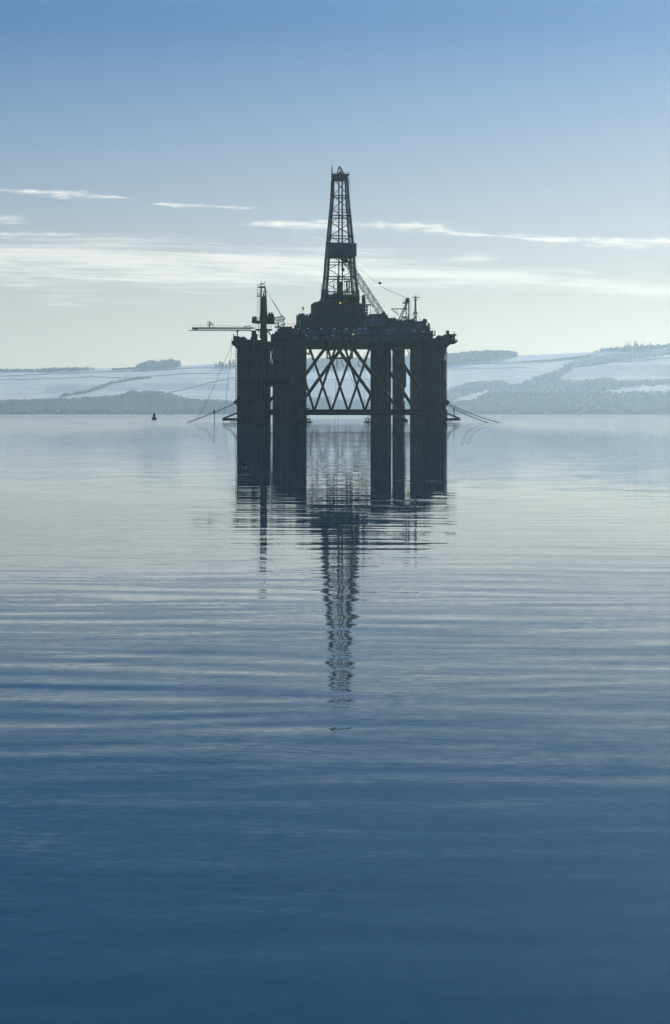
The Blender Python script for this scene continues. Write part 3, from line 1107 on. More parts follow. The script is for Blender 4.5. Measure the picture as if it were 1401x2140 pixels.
mb = MB()
d = 14
pbox(mb, 766, 812, 662, 690, d, d + 16)
mb.prism([(xpx(768, d), zpy(663, d)), (xpx(812, d), zpy(663, d)), (xpx(811, d), zpy(657.5, d)), (xpx(804, d), zpy(660, d)), (xpx(797, d), zpy(657, d)), (xpx(790, d), zpy(655.5, d)), (xpx(772, d), zpy(655.5, d))], d + 1, d + 14)
mb.rail([P(775, 655.5, d + 1), P(792, 655.5, d + 1)], 0.9, 1.4)
cr = mb.build('crane_house', M['yellow'], rig)
mb = MB()
pbox(mb, 761, 806, 667, 680, d - 1, d + 0.2)
hp = mb.build('cabin_block', M['house'], rig)
each('cabin_panel', M['deck2'], hp, [(x, x + 4, 669, 678, d - 1.08, d - 0.95) for x in (765, 771, 777, 783)])

# ---- right hand deck houses
mb = MB()
d = 8
for a, b, t, bt, d0, d1 in ((806, 832, 667, 684, 8, 30), (811, 828, 664.5, 668, 9, 24), (828, 884, 671, 702, 6, 40), (844, 866, 668.5, 672, 8, 30), (865, 882, 672, 676, 10, 26),
                            (868, 893, 679, 712, 5, 40), (884, 899, 682, 712, 4, 30), (892, 905.5, 691, 712, 3.2, 24), (846, 892, 690, 712, 1.6, 6)):
    pbox(mb, a, b, t, bt, d0, d1)
for k in range(60):
    x = RR.uniform(824, 896)
    y = 668 + max(0, (x - 862)) * 0.45
    pbox(mb, x, x + RR.uniform(0.8, 4), y + RR.uniform(-1.5, 3), y + 9, RR.uniform(5, 20), 22)
for k in range(6):
    pbox(mb, 877, 886, 674.5 + k * 2.2, 675.2 + k * 2.2, 6, 12)
pbox(mb, 895, 899, 676.5, 684, 6, 7)
mb.tube(P(895, 683, 6), P(895, 674, 6), 0.22, 6)
pbox(mb, 905, 911, 699, 700.6, 4, 9)
pbox(mb, 908.5, 910.5, 691, 701, 4, 5)
mb.rail([P(899, 691, 4), P(905, 691, 4)], 1.0, 1.2)
mb.rail([P(905, 699, 4), P(910, 699, 4)], 1.0, 1.2)
pbox(mb, 905, 913, 707, 713, 3, 7)
dh = mb.build('deck_house', M['deck'], rig)
pan = []
for k in range(26):
    x = RR.uniform(812, 898)
    y = RR.uniform(675, 706)
    y = max(y, 672 + max(0, x - 862) * 0.55)
    pan.append((x, x + RR.uniform(3, 9), y, y + RR.uniform(3, 8), 1.3 + 0.01 * k, 1.9 if y > 692 else 4.5))
each('wall_panel', M['deck2'], dh, pan)
mb = MB()
c = P(888, 690, 7)
mb.lathe(c, [(L(3.4), -1), (L(3.4), L(15)), (L(5.2), L(16)), (L(5.2), L(21)), (L(4), L(23.5)), (L(2), L(24.3))], 16)
mb.build('exhaust_stack', M['deck'], rig, True)

# radio mast
mb = MB()
d = 12
for x in (866.3, 871):
    mb.tube(P(x, 672, d), P(868.5 + (x - 868.5) * 0.35, 624, d), 0.13, 5)
mb.tube(P(869.5, 672, d + 1.2), P(868.7, 622, d + 0.2), 0.13, 5)
for y in range(628, 672, 4):
    k = 1 - (672 - y) / 48 * 0.65
    mb.tube(P(868.5 - 2.2 * k, y, d), P(868.5 + 2.5 * k, y + 2, d), 0.06, 4)
    mb.tube(P(868.5 + 2.5 * k, y, d), P(868.5 - 2.2 * k, y + 2, d), 0.06, 4)
pbox(mb, 863.5, 874, 653.6, 654.8, d - 0.6, d + 1)
mb.tube(P(864, 662, d), P(868, 636, d), 0.07, 4)
for x in (859, 880):
    mb.tube(P(x, 672, d + 1), P(868 + (x - 869) * 0.3, 652, d + 0.5), 0.06, 4)
pbox(mb, 865.5, 872.5, 625.4, 627, d - 0.5, d + 1)
mb.prism([(xpx(866, d), zpy(625.6, d)), (xpx(867.5, d), zpy(628, d)), (xpx(870.5, d), zpy(628, d)), (xpx(872, d), zpy(625.6, d))], d - 0.3, d + 0.8)
mb.tube(P(862, 621.8, d), P(876.5, 621.8, d), 0.12, 5)
mb.tube(P(869, 626, d), P(869, 618, d), 0.18, 6)
for x, t in ((865, 617.5), (868, 612.5), (873.3, 613.5), (876, 620), (862.3, 620)):
    mb.tube(P(x, 622, d), P(x, t, d), 0.05, 4)
mb.tube(P(876, 621.5, d), P(882, 620.5, d), 0.04, 4)
mb.build('radio_mast', M['rail'], rig)
mb = MB()
mb.ball(P(863.6, 668.5, 10), L(3.2), 1.0, 12, 8)
mb.tube(P(864, 668, 10), P(869, 662.5, 10), 0.25, 6)
mb.build('satellite_dome', M['dark'], rig)

# ---- right crane: A-frame gantry, boom lying against the derrick, wires and hook block
d = 13
mb = MB()
for (x0, y0), (x1, y1), r in (((833, 669), (852.5, 627), 0.2), ((837, 670), (854, 628), 0.16), ((855, 668), (854.5, 626), 0.2), ((848.5, 668), (850, 628), 0.14),
                              ((829.5, 645.5), (856, 645.5), 0.16), ((843, 655), (850, 640), 0.12), ((846, 646), (855, 662), 0.12)):
    mb.tube(P(x0, y0, d), P(x1, y1, d), r, 6)
    mb.tube(P(x0, y0, d + 3), P(x1, y1, d + 2), r * 0.8, 6)
mb.tube(P(818, 645.5, d), P(835, 645.5, d), 0.16, 6)
mb.tube(P(818, 645.5, d), P(834, 659, d), 0.13, 6)
for x in (824, 829):
    mb.tube(P(x, 645.5, d), P(x + 4, 645.5 + (x - 816) * 0.65 + 2, d), 0.08, 4)
mb.tube(P(823, 660, d), P(826, 665, d), 0.12, 5)
pbox(mb, 840, 855, 661, 663, d, d + 3)
pbox(mb, 841, 855, 665, 666.5, d, d + 3)
gan = mb.build('crane_gantry', M['rail'], rig)
mb = MB()
mb.prism([(xpx(846, d), zpy(632, d)), (xpx(855, d), zpy(631, d)), (xpx(855.5, d), zpy(624, d)), (xpx(853, d), zpy(621.5, d)), (xpx(849, d), zpy(623.5, d)), (xpx(848, d), zpy(628, d))], d - 0.4, d + 2.4)
pbox(mb, 842, 849, 631.5, 633.2, d - 0.6, d + 2.6)
pbox(mb, 853, 858, 629.2, 630.4, d - 0.6, d + 2.6)
mb.rail([P(842, 631.5, d - 0.5), P(847, 631.5, d - 0.5)], 0.9, 0.8)
mb.rail([P(855, 629.2, d - 0.5), P(858, 629.2, d - 0.5)], 0.9, 0.8)
mb.build('gantry_head', M['dark'], gan)
MB().ladder(P(857.5, 668, d), P(857.5, 631, d), 0.55, 0.05, 0.45).build('ladder', M['rail'], gan)
mb = MB()
mb.tube(P(749, 560, 20), P(800, 601, 17), 0.05, 4)
mb.tube(P(801, 601.2, 17), P(853, 623, d), 0.05, 4)
mb.tube(P(801, 602, 17), P(852, 625, d), 0.05, 4)
mb.tube(P(790, 640, 16), P(830, 672, d), 0.035, 4)
mb.build('luffing_wire', M['rail'], gan)
mb = MB()
mb.prism([(xpx(790.5, 17), zpy(590, 17)), (xpx(793, 17), zpy(594, 17)), (xpx(797.8, 17), zpy(593.5, 17)), (xpx(798, 17), zpy(591, 17)), (xpx(793, 17), zpy(588.5, 17))], 16.7, 17.3)
mb.build('wire_block', M['dark'], gan)
# move the wires so that they meet the block
boom = MB()
a, b = P(801, 661, 16), P(724, 545, 24)
boom.truss(a, b, 1.6, L(11.5), 15, 0.12)
bo = boom.build('crane_boom', M['derrick'], rig)
mb = MB()
tip = P(724, 545, 24)
mb.path([P(734, 560, 23), P(729, 549, 23.5), P(722, 543, 24), P(712, 541.5, 24.5)], 0.35, 8)
mb.prism([(xpx(716, 24), zpy(547, 24)), (xpx(722, 24), zpy(550, 24)), (xpx(727, 24), zpy(548, 24)), (xpx(725, 24), zpy(541, 24)), (xpx(720, 24), zpy(541, 24))], 23.4, 24.6)
mb.tube(P(717.5, 548, 24), P(717.5, 561, 24), 0.06, 4)
mb.prism([(xpx(716, 24), zpy(561, 24)), (xpx(717, 24), zpy(566, 24)), (xpx(718.5, 24), zpy(568, 24)), (xpx(721, 24), zpy(564, 24)), (xpx(719, 24), zpy(560, 24))], 23.7, 24.3)
mb.build('hook_block', M['derrick'], bo)
mb = MB()
mb.prism([(xpx(793, 15), zpy(660, 15)), (xpx(809, 15), zpy(662, 15)), (xpx(806, 15), zpy(654, 15)), (xpx(799, 15), zpy(652, 15))], 14.6, 17.6)
mb.build('boom_foot', M['dark'], bo)

# ---- derrick
DD = 28.0
dc = xpx(710.3, DD)
th = R(8.1)


def dpt(k, py, half):
    """corner k of the derrick at pixel row py; half = half the side"""
    c, s = math.cos(th), math.sin(th)
    x, y = ((-1, -1), (1, -1), (1, 1), (-1, 1))[k]
    return Vector((dc + half * (x * c - y * s), DD + half * (x * s + y * c), zpy(py, DD)))


LEV = [(630, 39), (613, 36.6), (597, 34.6), (581, 32.8), (566, 31.3), (551, 30.4), (537, 29.6), (511, 27.6), (496, 25.9), (482, 24.6), (467.5, 23.2), (453, 21.9), (440, 20.4), (425, 19.0), (411, 17.9), (393, 17.0), (376, 16.6)]
LEV = [(y, L(h, DD) / (math.cos(th) + math.sin(th))) for y, h in LEV]
der = MB()
for (y0, h0), (y1, h1) in zip(LEV[:-1], LEV[1:]):
    wide = (y0 < 540)
    for k in range(4):
        a0, b0 = dpt(k, y0, h0), dpt((k + 1) % 4, y0, h0)
        a1, b1 = dpt(k, y1, h1), dpt((k + 1) % 4, y1, h1)
        side = k in (1, 3)
        if side:                          # faces seen edge-on: close-set bracing
            for q in range(3):
                t0, t1 = q / 3, (q + 1) / 3
                der.tube(a0.lerp(a1, t0), b0.lerp(b1, t1), 0.10, 4)
                der.tube(b0.lerp(b1, t0), a0.lerp(a1, t1), 0.10, 4)
                der.tube(a0.lerp(a1, t0), b0.lerp(b1, t0), 0.10, 4)
        else:
            m1 = (a1 + b1) / 2
            m0 = (a0 + b0) / 2
            if k == 0:
                i = LEV.index((y0, h0))
                if i % 2 == 0:
                    der.tube(a0, m1, 0.13, 5)
                    der.tube(b0, m1, 0.13, 5)
                else:
                    der.tube(m0, a1, 0.13, 5)
                    der.tube(m0, b1, 0.13, 5)
            else:
                der.tube(a0, b1, 0.05, 4)
der = der.build('derrick', M['derrick'], rig)
for k in range(4):
    mb = MB()
    for (y0, h0), (y1, h1) in zip(LEV[:-1], LEV[1:]):
        r = 0.42 if y0 > 540 else 0.34
        mb.tube(dpt(k, y0, h0), dpt(k, y1, h1), r, 8)
    mb.build('derrick_leg', M['derrick'], der)
for (y, h), rr_ in zip(LEV, (0.2, 0.16, 0, 0.2, 0, 0.16, 0.2, 0.2, 0.18, 0, 0.10, 0.2, 0.1, 0, 0.2, 0, 0.2)):
    if rr_:
        mb = MB()
        for k in range(4):
            mb.tube(dpt(k, y, h), dpt((k + 1) % 4, y, h), rr_, 6)
        mb.build('girt', M['derrick'], der)
for x, t in ((708.5, 375), (715.8, 375)):    # guide rails down the middle
    MB().tube(P(x, t, DD - 1.5), P(x, 606, DD - 1.5), 0.27, 6).build('guide_rail', M['hull_blue'], der)
mb = MB()
mb.tube(P(714.2, 372, DD), P(714.2, 560, DD), 0.08, 4)
mb.tube(P(697.4, 580, DD), P(697.4, 605, DD), 0.05, 4)
pbox(mb, 696.6, 698.4, 593.5, 603, DD, DD + 0.3)
for x in (700, 720, 729):
    mb.tube(P(x, 545, DD + 2), P(x, 610, DD + 2), 0.05, 4)
mb.build('drilling_line', M['rail'], der)
mb = MB()
mb.prism([(xpx(704, DD), zpy(612, DD)), (xpx(717, DD), zpy(612, DD)), (xpx(716, DD), zpy(592, DD)), (xpx(713, DD), zpy(588, DD)), (xpx(708, DD), zpy(589, DD))], DD - 1, DD + 1)
pbox(mb, 704.5, 707, 576, 612, DD - 1.2, DD)
pbox(mb, 714.5, 717, 576, 612, DD - 1.2, DD)
mb.build('travelling_block', M['derrick'], der)
mb = MB()                                # stub platforms inside the frame
pbox(mb, 719.5, 731, 587, 589, DD + 1, DD + 3)
mb.tube(P(725, 589, DD + 2), P(726, 612, DD + 2), 0.3, 6)
mb.tube(P(730.5, 589, DD + 2), P(730, 606, DD + 2), 0.2, 6)
mb.rail([P(720, 587, DD + 1), P(731, 587, DD + 1)], 0.9, 0.7)
mb.build('stabbing_board', M['derrick'], der)
mb = MB()                                # wind wall round the monkey board
h = L(33.2, DD) / (math.cos(th) + math.sin(th))
ch = h * 0.93
ring = []
for k in range(4):
    x, y = ((-1, -1), (1, -1), (1, 1), (-1, 1))[k]
    px_, py_ = ((1, 0), (0, 1), (-1, 0), (0, -1))[k]
    for e in ((-0.93, 0), (0.93, 0)):
        pass
n = 28
for i in range(n):                       # rounded square
    a = 2 * math.pi * (i + 0.5) / n
    cx_, sy_ = math.cos(a), math.sin(a)
    q = (abs(cx_) ** 10 + abs(sy_) ** 10) ** (-0.1) * h
    ring.append((cx_ * q, sy_ * q))
vs = []
for zz in (zpy(536.5, DD), zpy(510.8, DD)):
    for x, y in ring:
        vs.append((dc + 0.6 + x * math.cos(th) - y * math.sin(th), DD + x * math.sin(th) + y * math.cos(th), zz))
for zz in (zpy(536.5, DD), zpy(510.8, DD)):
    for x, y in ring:
        x, y = x * 0.985, y * 0.985
        vs.append((dc + 0.6 + x * math.cos(th) - y * math.sin(th), DD + x * math.sin(th) + y * math.cos(th), zz))
fs = []
for i in range(n):
    j = (i + 1) % n
    fs += [(i, j, n + j, n + i), (2 * n + j, 2 * n + i, 3 * n + i, 3 * n + j), (n + i, n + j, 3 * n + j, 3 * n + i), (j, i, 2 * n + i, 2 * n + j)]
fs.append(tuple(range(2 * n, 3 * n)))
mb.add(vs, fs)
ww = mb.build('wind_wall', M['band'], der)
for a, b, c, e in ((731.5, 735, 516.5, 520), (739.5, 743, 514, 518), (740.5, 742.5, 521, 525)):
    p, q = P(a, e, DD), P(b, c, DD)
    yy = DD - h * math.cos(th) + (p.x - dc - 0.6) * math.tan(th) - 0.12
    MB().box(p.x, q.x, yy, yy + 0.3, p.z, q.z).build('wall_opening', M['glass'], ww)
# crown
mb = MB()
h = LEV[-1][1]
c0 = Vector((dc, DD, 0))
mb.box(dc - h * 0.97, dc + h * 1.0, DD - h, DD + h, zpy(376, DD), zpy(367.5, DD), th, (dc, DD, 0))
mb.box(dc - h * 1.12, dc + h * 1.28, DD - h * 1.1, DD + h * 1.1, zpy(367.5, DD), zpy(365.8, DD), th, (dc, DD, 0))
mb.prism([(xpx(705, DD), zpy(366, DD)), (xpx(716, DD), zpy(366, DD)), (xpx(710.5, DD), zpy(358.5, DD))], DD - 1.2, DD + 1.2)
crown = mb.build('crown_block', M['derrick'], der)
mb = MB()
for dd in (-1.5, 1.5):
    for (x0, y0), (x1, y1) in (((704.5, 365), (708, 350.5)), ((708, 350.5), (712, 349)), ((712, 349.5), (720, 365)), ((716, 365), (711, 353))):
        mb.tube(P(x0, y0, DD + dd), P(x1, y1, DD + dd * 0.6), 0.2, 6)
mb.ball(P(710, 350, DD), 0.45, 1, 8, 5)
mb.build('gin_pole', M['derrick'], der)
mb = MB()
for a, b in (((697, 366, DD - 3), (731, 366, DD - 2)), ((731, 366, DD - 2), (731, 366, DD + 3))):
    mb.rail([P(*a), P(*b)], 0.95, 0.6, 0.05)
mb.build('crown_rail', M['rail'], der)
mb = MB()
mb.tube(P(694.2, 376, DD - 1), P(694.2, 349, DD - 1), 0.24, 6)
mb.tube(P(694.0, 349, DD - 1), P(694.0, 342.5, DD - 1), 0.09, 5)
mb.tube(P(693.8, 412, DD - 1), P(694.2, 376, DD - 1), 0.26, 6)
mb.build('lightning_mast', M['derrick'], der)
mb = MB()                                # caged ladder outside the right leg
prev = None
for y, x in ((628, 751), (597, 746.5), (551, 743), (538, 742.5)):
    if prev:
        mb.ladder(prev, P(x, y, DD + 3), 0.6, 0.05, 0.5)
    prev = P(x, y, DD + 3)
prev = None
for y, x in ((510, 738.8), (496, 738), (467, 735), (453, 733), (411, 730.2), (368, 729.6)):
    if prev:
        mb.ladder(prev, P(x, y, DD + 3), 0.6, 0.05, 0.5)
    prev = P(x, y, DD + 3)
for x, y in ((733.5, 453), (738.5, 496), (730, 411)):
    pbox(mb, x - 5, x + 0.8, y - 0.8, y + 0.4, DD + 2.4, DD + 3.6)
    mb.rail([P(x - 3, y - 0.8, DD + 2.5), P(x + 0.8, y - 0.8, DD + 2.5)], 0.9, 0.6)
mb.build('derrick_ladder', M['rail'], der)
mb = MB()
mb.tube(P(671.6, 630, DD), P(671.6, 594, DD), 0.08, 4)
mb.tube(P(671.6, 594.5, DD), P(674, 594.5, DD), 0.06, 4)
pbox(mb, 681, 692.5, 507, 510.5, DD - 4, DD - 2)
pbox(mb, 735.5, 738.5, 506, 510.5, DD - 4, DD - 2)
mb.tube(P(668, 632, 24), P(672, 624, 26), 0.25, 6)
mb.build('standpipe', M['derrick'], der)

# ---- left end: winch head and red pedestal crane
mb = MB()
d = 1.5
mb.prism([(xpx(484.5, d), zpy(712, d)), (xpx(484.5, d), zpy(720, d)), (xpx(487.5, d), zpy(720, d)), (xpx(496, d), zpy(730, d)), (xpx(552, d), zpy(730, d)), (xpx(552, d), zpy(712.5, d)),
          (xpx(516, d), zpy(712.5, d)), (xpx(514, d), zpy(706, d)), (xpx(511, d), zpy(703.5, d)), (xpx(507, d), zpy(703.5, d)), (xpx(504, d), zpy(705, d)), (xpx(499, d), zpy(702.5, d)),
          (xpx(494, d), zpy(702.8, d)), (xpx(492, d), zpy(701.5, d)), (xpx(488, d), zpy(701.5, d)), (xpx(487.5, d), zpy(712, d))][::-1], d, d + 9)
for k in range(16):
    x = RR.uniform(514, 550)
    pbox(mb, x, x + RR.uniform(1, 3), RR.uniform(709.5, 712), 714, RR.uniform(1.6, 6), 8)
mb.tube(P(488.3, 703, 2), P(488.3, 697.5, 2), 0.13, 5)
mb.rail([P(484.8, 712, 1.8), P(488, 712, 1.8)], 0.9, 0.5)
pbox(mb, 484, 486.5, 713, 719.5, 1, 3)
wl = mb.build('winch_head', M['hull'], rig)
mb = MB()
pbox(mb, 545, 570, 714, 727, 6, 30)
mb.build('deck_bridge', M['deck'], rig)
mb = MB()
pbox(mb, 526, 534.5, 690.5, 713, 5, 9)
pbox(mb, 524, 536, 704, 713, 4.5, 9)
mb.tube(P(536.8, 713, 5), P(536.8, 697.5, 5), 0.3, 6)
mb.ladder(P(538.5, 714, 5), P(538.5, 697, 5), 0.5, 0.05)
mb.rail([P(537, 702, 5), P(544, 702, 5)], 0.3, 2.0)
mb.build('winch_house', M['hull'], rig)
crane = empty('crane', (0, 0, 0))
crane.parent = rig
d = 11.0
mb = MB()
c = xpx(551.2, d)
mb.lathe((c, d, 0), [(L(8.3, d), DECK_Z - 1), (L(8.3, d), zpy(704, d)), (L(7.2, d), zpy(690, d)), (L(6.2, d), zpy(676, d)), (L(6.0, d), zpy(672, d))], 24)
mb.build('crane_pedestal', M['hull_blue'], crane, True)
mb = MB()
pbox(mb, 527, 536, 662, 674, d - 2, d + 3)
mb.prism([(xpx(527, d), zpy(671, d)), (xpx(527, d), zpy(674.5, d)), (xpx(537, d), zpy(675.8, d)), (xpx(574, d), zpy(676.8, d)), (xpx(574.3, d), zpy(662, d)), (xpx(571.5, d), zpy(659.5, d)), (xpx(562, d), zpy(660.5, d)),
          (xpx(544, d), zpy(663, d)), (xpx(543, d), zpy(671, d))][::-1], d - 2.6, d + 3.2)
pbox(mb, 532.5, 535, 660.5, 663, d - 1, d + 1)
pbox(mb, 560, 572, 655.5, 661, d - 1.5, d + 1.5)
for x in (563.7, 568.5):
    mb.tube(P(x, 657, d), P(x, 653.8, d), 0.28, 8)
    mb.ball(P(x, 653.6, d), L(1.6, d), 1, 8, 5)
mb.rail([P(536, 671, d - 2.5), P(543, 671, d - 2.5)], 1.1, 0.7)
mb.build('crane_cab', M['red'], crane)
mb = MB()
for x0, x1 in ((544.8, 546.3), (554, 553.8)):
    for dd in (-1.2, 1.2):
        pts = [P(x0 + (0.5 if x0 < 550 else 3.6), 663, d + dd), P(x1 - 0.3 if x0 < 550 else 555.8, 620, d + dd), P(x1 if x0 < 550 else 553.6, 599, d + dd)]
        mb.path(pts, 0.26, 6)
mb.tube(P(546, 606, d), P(554, 612, d), 0.12, 5)
pbox(mb, 543.2, 554, 598, 600.4, d - 1.5, d + 1.5)
mb.ball(P(547.8, 593.4, d), L(1.8, d), 1, 10, 6)
mb.ball(P(550.3, 593.3, d), L(1.8, d), 1, 10, 6)
mb.tube(P(545.6, 600, d), P(545.6, 587, d), 0.09, 5)
mb.tube(P(554, 600, d), P(554, 589, d), 0.08, 5)
mb.ball(P(553.9, 589, d), 0.16, 1, 6, 4)
pbox(mb, 538.2, 545, 599, 600.3, d - 1.4, d + 1.2)
mb.rail([P(538.5, 599, d - 1.3), P(545, 599, d - 1.3)], 0.85, 0.5)
pbox(mb, 537.2, 546, 617.8, 618.8, d - 1.4, d + 1.2)
mb.rail([P(537.4, 617.8, d - 1.3), P(544, 617.8, d - 1.3)], 0.95, 0.5)
mast = mb.build('crane_mast', M['dark'], crane)
MB().ladder(P(540.5, 671, d), P(540.5, 600, d), 0.78, 0.05, 0.8).build('ladder', M['rail'], crane)
mb = MB()                                # luffed red boom standing against the mast
mb.prism([(xpx(545.5, d), zpy(663, d)), (xpx(556.5, d), zpy(663, d)), (xpx(555, d), zpy(622, d)), (xpx(553, d), zpy(617, d)), (xpx(551.6, d), zpy(612, d)), (xpx(550, d), zpy(612, d)), (xpx(549.5, d), zpy(617, d)), (xpx(547.5, d), zpy(624, d))], d - 0.8, d + 0.8)
mb.build('boom_foot_frame', M['red'], crane)
mb = MB()
mb.path([P(558.8, 661, d - 1), P(557.6, 640, d - 1), P(556.2, 622, d - 1)], 0.14, 5)
for y in (629.8, 647.8):
    pbox(mb, 556, 560, y - 0.6, y + 0.6, d - 1.6, d - 0.4)
mb.build('hydraulic_pipe', M['pale'], crane)
mb = MB()                                # boom rest end right of the cab
a, b = P(576, 667.5, d), P(594, 664, d)
mb.truss(a, b, 1.4, L(7.5, d), 6, 0.09)
mb.path([P(576, 675, d), P(590, 672, d), P(596, 667, d), P(594, 662, d)], 0.16, 5)
mb.path([P(593, 672, d), P(595.5, 678, d), P(592, 681, d), P(590.5, 676, d)], 0.18, 5)
mb.tube(P(582, 674, d), P(582, 684, d), 0.22, 6)
mb.tube(P(575, 675, d), P(584, 684, d), 0.1, 5)
mb.tube(P(590, 676, d), P(583, 684, d), 0.1, 5)
mb.build('crane_boom', M['rail'], crane)
mb = MB()
for k in range(5):
    mb.tube(P(554.5 + 0.35 * k, 602 + 1.2 * k, d - 0.6 + 0.3 * k), P(588.5 + 1.1 * k, 663.2, d - 0.6 + 0.3 * k), 0.045, 4)
mb.build('luffing_wire', M['pale'], crane)
mb = MB()                                # platform round the pedestal
pbox(mb, 533, 568, 687.3, 688.6, d - 4, d + 3)
mb.rail([P(534, 687.3, d - 4), P(545, 687.3, d - 4)], 1.15, 0.9, 0.05)
mb.rail([P(557, 687.3, d - 4), P(567, 687.3, d - 4)], 1.15, 0.9, 0.05)
mb.tube(P(537, 688.5, d - 3), P(545, 696, d - 3), 0.14, 5)
mb.tube(P(568, 688.5, d - 3), P(561, 694, d - 3), 0.14, 5)
mb.tube(P(557, 690, d - 3), P(567, 701, d - 3), 0.22, 5)
mb.tube(P(540.8, 687, d - 3), P(540.8, 676, d - 3), 0.08, 5)
mb.build('pedestal_platform', M['dark'], crane)

# burner boom reaching out to the left
d = 3.0
mb = MB()
a, b = P(404, 688, d), P(526, 688.4, d)
mb.truss(a, b, 1.2, L(5.2, d), 30, 0.085)
mb.tube(P(394, 690.8, d), P(526, 690.8, d), 0.12, 5)
mb.tube(P(402, 685.5, d), P(532, 685.7, d), 0.24, 5)
mb.rail([P(402, 685, d), P(530, 685.2, d)], 0.85, 2.4, 0.03)
pbox(mb, 402, 414, 685.5, 688.5, d - 0.5, d + 0.5)
bb = mb.build('burner_boom', M['rail'], rig)
mb = MB()
mb.tube(P(438, 685, d), P(438, 676, d), 0.2, 6)
for a, b in (((433.5, 675), (437, 680)), ((433.5, 675), (436, 671.5)), ((438, 670), (438.4, 677)), ((438, 676), (442, 672)), ((441, 672), (441, 678)), ((433.8, 679), (441.5, 679)),
             ((440, 674), (446.5, 684.5)), ((434, 673), (442, 674)), ((441, 676), (448.5, 675.5)), ((439, 680), (447, 678))):
    mb.tube(P(*a, d), P(*b, d), 0.08, 5)
mb.build('burner_head', M['rail'], bb)
mb = MB()
mb.path([P(510, 685, d), P(514, 681.5, d), P(519, 683, d), P(522, 680.8, d), P(524.5, 683, d), P(526, 686, d)], 0.12, 5)
mb.build('hose', M['dark'], bb)
mb = MB()
mb.tube(P(496.2, 703, d), P(496.2, 691, d), L(1.4, d), 8)
pbox(mb, 493.5, 499, 691.5, 693, d - 0.5, d + 0.5)
mb.build('boom_support', M['hull'], rig)

# right end: winch head with control cab
d = 1.5
mb = MB()
mb.prism([(xpx(911.5, d), zpy(730, d)), (xpx(931, d), zpy(730, d)), (xpx(944, d), zpy(717.3, d)), (xpx(953, d), zpy(717, d)), (xpx(956.5, d), zpy(714.5, d)), (xpx(956.5, d), zpy(710.8, d)), (xpx(953.5, d), zpy(710.8, d)), (xpx(953, d), zpy(713, d)),
          (xpx(939, d), zpy(713, d)), (xpx(939, d), zpy(699, d)), (xpx(929, d), zpy(699, d)), (xpx(923, d), zpy(703, d)), (xpx(921, d), zpy(700.5, d)), (xpx(916, d), zpy(700.5, d)), (xpx(912.5, d), zpy(704, d))], d, d + 8)
mb.rail([P(930.5, 699, d + 0.2), P(939, 699, d + 0.2)], 1.0, 0.9)
pbox(mb, 933.5, 939, 691.2, 699, d + 1, d + 2.5)
pbox(mb, 932.5, 940, 690.8, 692.2, d + 0.8, d + 2.8)
pbox(mb, 906, 914, 713, 730, d + 1, d + 6)
mb.rail([P(952.5, 713, d), P(956, 712, d)], 0.6, 0.5)
wr = mb.build('winch_head', M['hull'], rig)
mb = MB()
mb.prism([(xpx(940.5, d), zpy(713, d)), (xpx(952, d), zpy(713, d)), (xpx(951.5, d), zpy(701, d)), (xpx(940.5, d), zpy(701, d))], d + 0.5, d + 3)
pbox(mb, 938, 954.5, 698, 700.8, d, d + 3.5)
mb.tube(P(950, 698, d + 1), P(950, 693.5, d + 1), 0.18, 5)
cb = mb.build('winch_cab', M['hull'], rig)
mb = MB()
pbox(mb, 945, 948, 705, 709, d + 0.44, d + 0.6)
mb.build('window', M['pale'], cb)

# ---- lamps and bright strips
for x, y, dd in ((613, 684.9, 0.2), (543.2, 708.2, 1.2), (711.6, 633.2, 16.2), (738.3, 698.8, -0.5)):
    MB().ball(P(x, y, dd), L(0.85, dd), 1, 10, 6).build('deck_lamp', M['lamp'], rig)
for x, y in ((624, 687.2), (644, 686.4), (671.5, 686.8), (699.5, 687.2), (724.5, 686.9), (752, 685.9), (763, 685.9), (640.5, 701.6), (696, 701.8), (867, 692.8), (885, 692.8), (842, 704.2), (810, 688)):  # small emissive dashes set along the deck levels
    p = P(x, y, -0.3 if x < 800 else 0.9)
    MB().tube(p - Vector((L(2.2), 0, 0)), p + Vector((L(2.2), 0, 0)), 0.055, 6).build('bright_strip', M['tube'], rig)


# ------------------------------------------------------------------ mooring chains and wires
def chain(name, a, b, sag, label, link=0.62, wire=0.075, wid=0.30):
    mb = MB()
    a, b = Vector(a), Vector(b)
    Ln = (b - a).length
    n = int(Ln / (link * 0.78))
    pts = []
    for i in range(n + 1):
        t = i / n
        p = a.lerp(b, t)
        p.z -= sag * 4 * t * (1 - t)
        pts.append(p)
    for i in range(n):
        p, q = pts[i], pts[i + 1]
        dv = (q - p).normalized()
        s = dv.cross(Vector((0, 1, 0)))
        s = s.normalized() if s.length > 1e-4 else Vector((1, 0, 0))
        if i % 2:
            s = dv.cross(s).normalized()
        c = (p + q) / 2
        hl = link / 2
        lp = []
        for j in range(8):
            an = 2 * math.pi * j / 8
            lp.append(c + dv * (hl * math.cos(an)) + s * (wid / 2 * math.sin(an)))
        for j in range(8):
            mb.tube(lp[j], lp[(j + 1) % 8], wire, 5)
    root = [v for v in mb.v]
    o = mb.build(name, M['chain'])
    o.location = (0, RIG_Y, 0)
    return tag(o, label, 'mooring chain', 'mooring chains of the rig')


def cable(a, b, r, sag, label, cat='cable'):
    mb = MB()
    a, b = Vector(a), Vector(b)
    pts = []
    for i in range(17):
        t = i / 16
        p = a.lerp(b, t)
        p.z -= sag * 4 * t * (1 - t)
        pts.append(p)
    mb.path(pts, r, 5)
    o = mb.build('cable', M['rail'])
    o.location = (0, RIG_Y, 0)
    return tag(o, label, cat, 'slack wires round the rig')


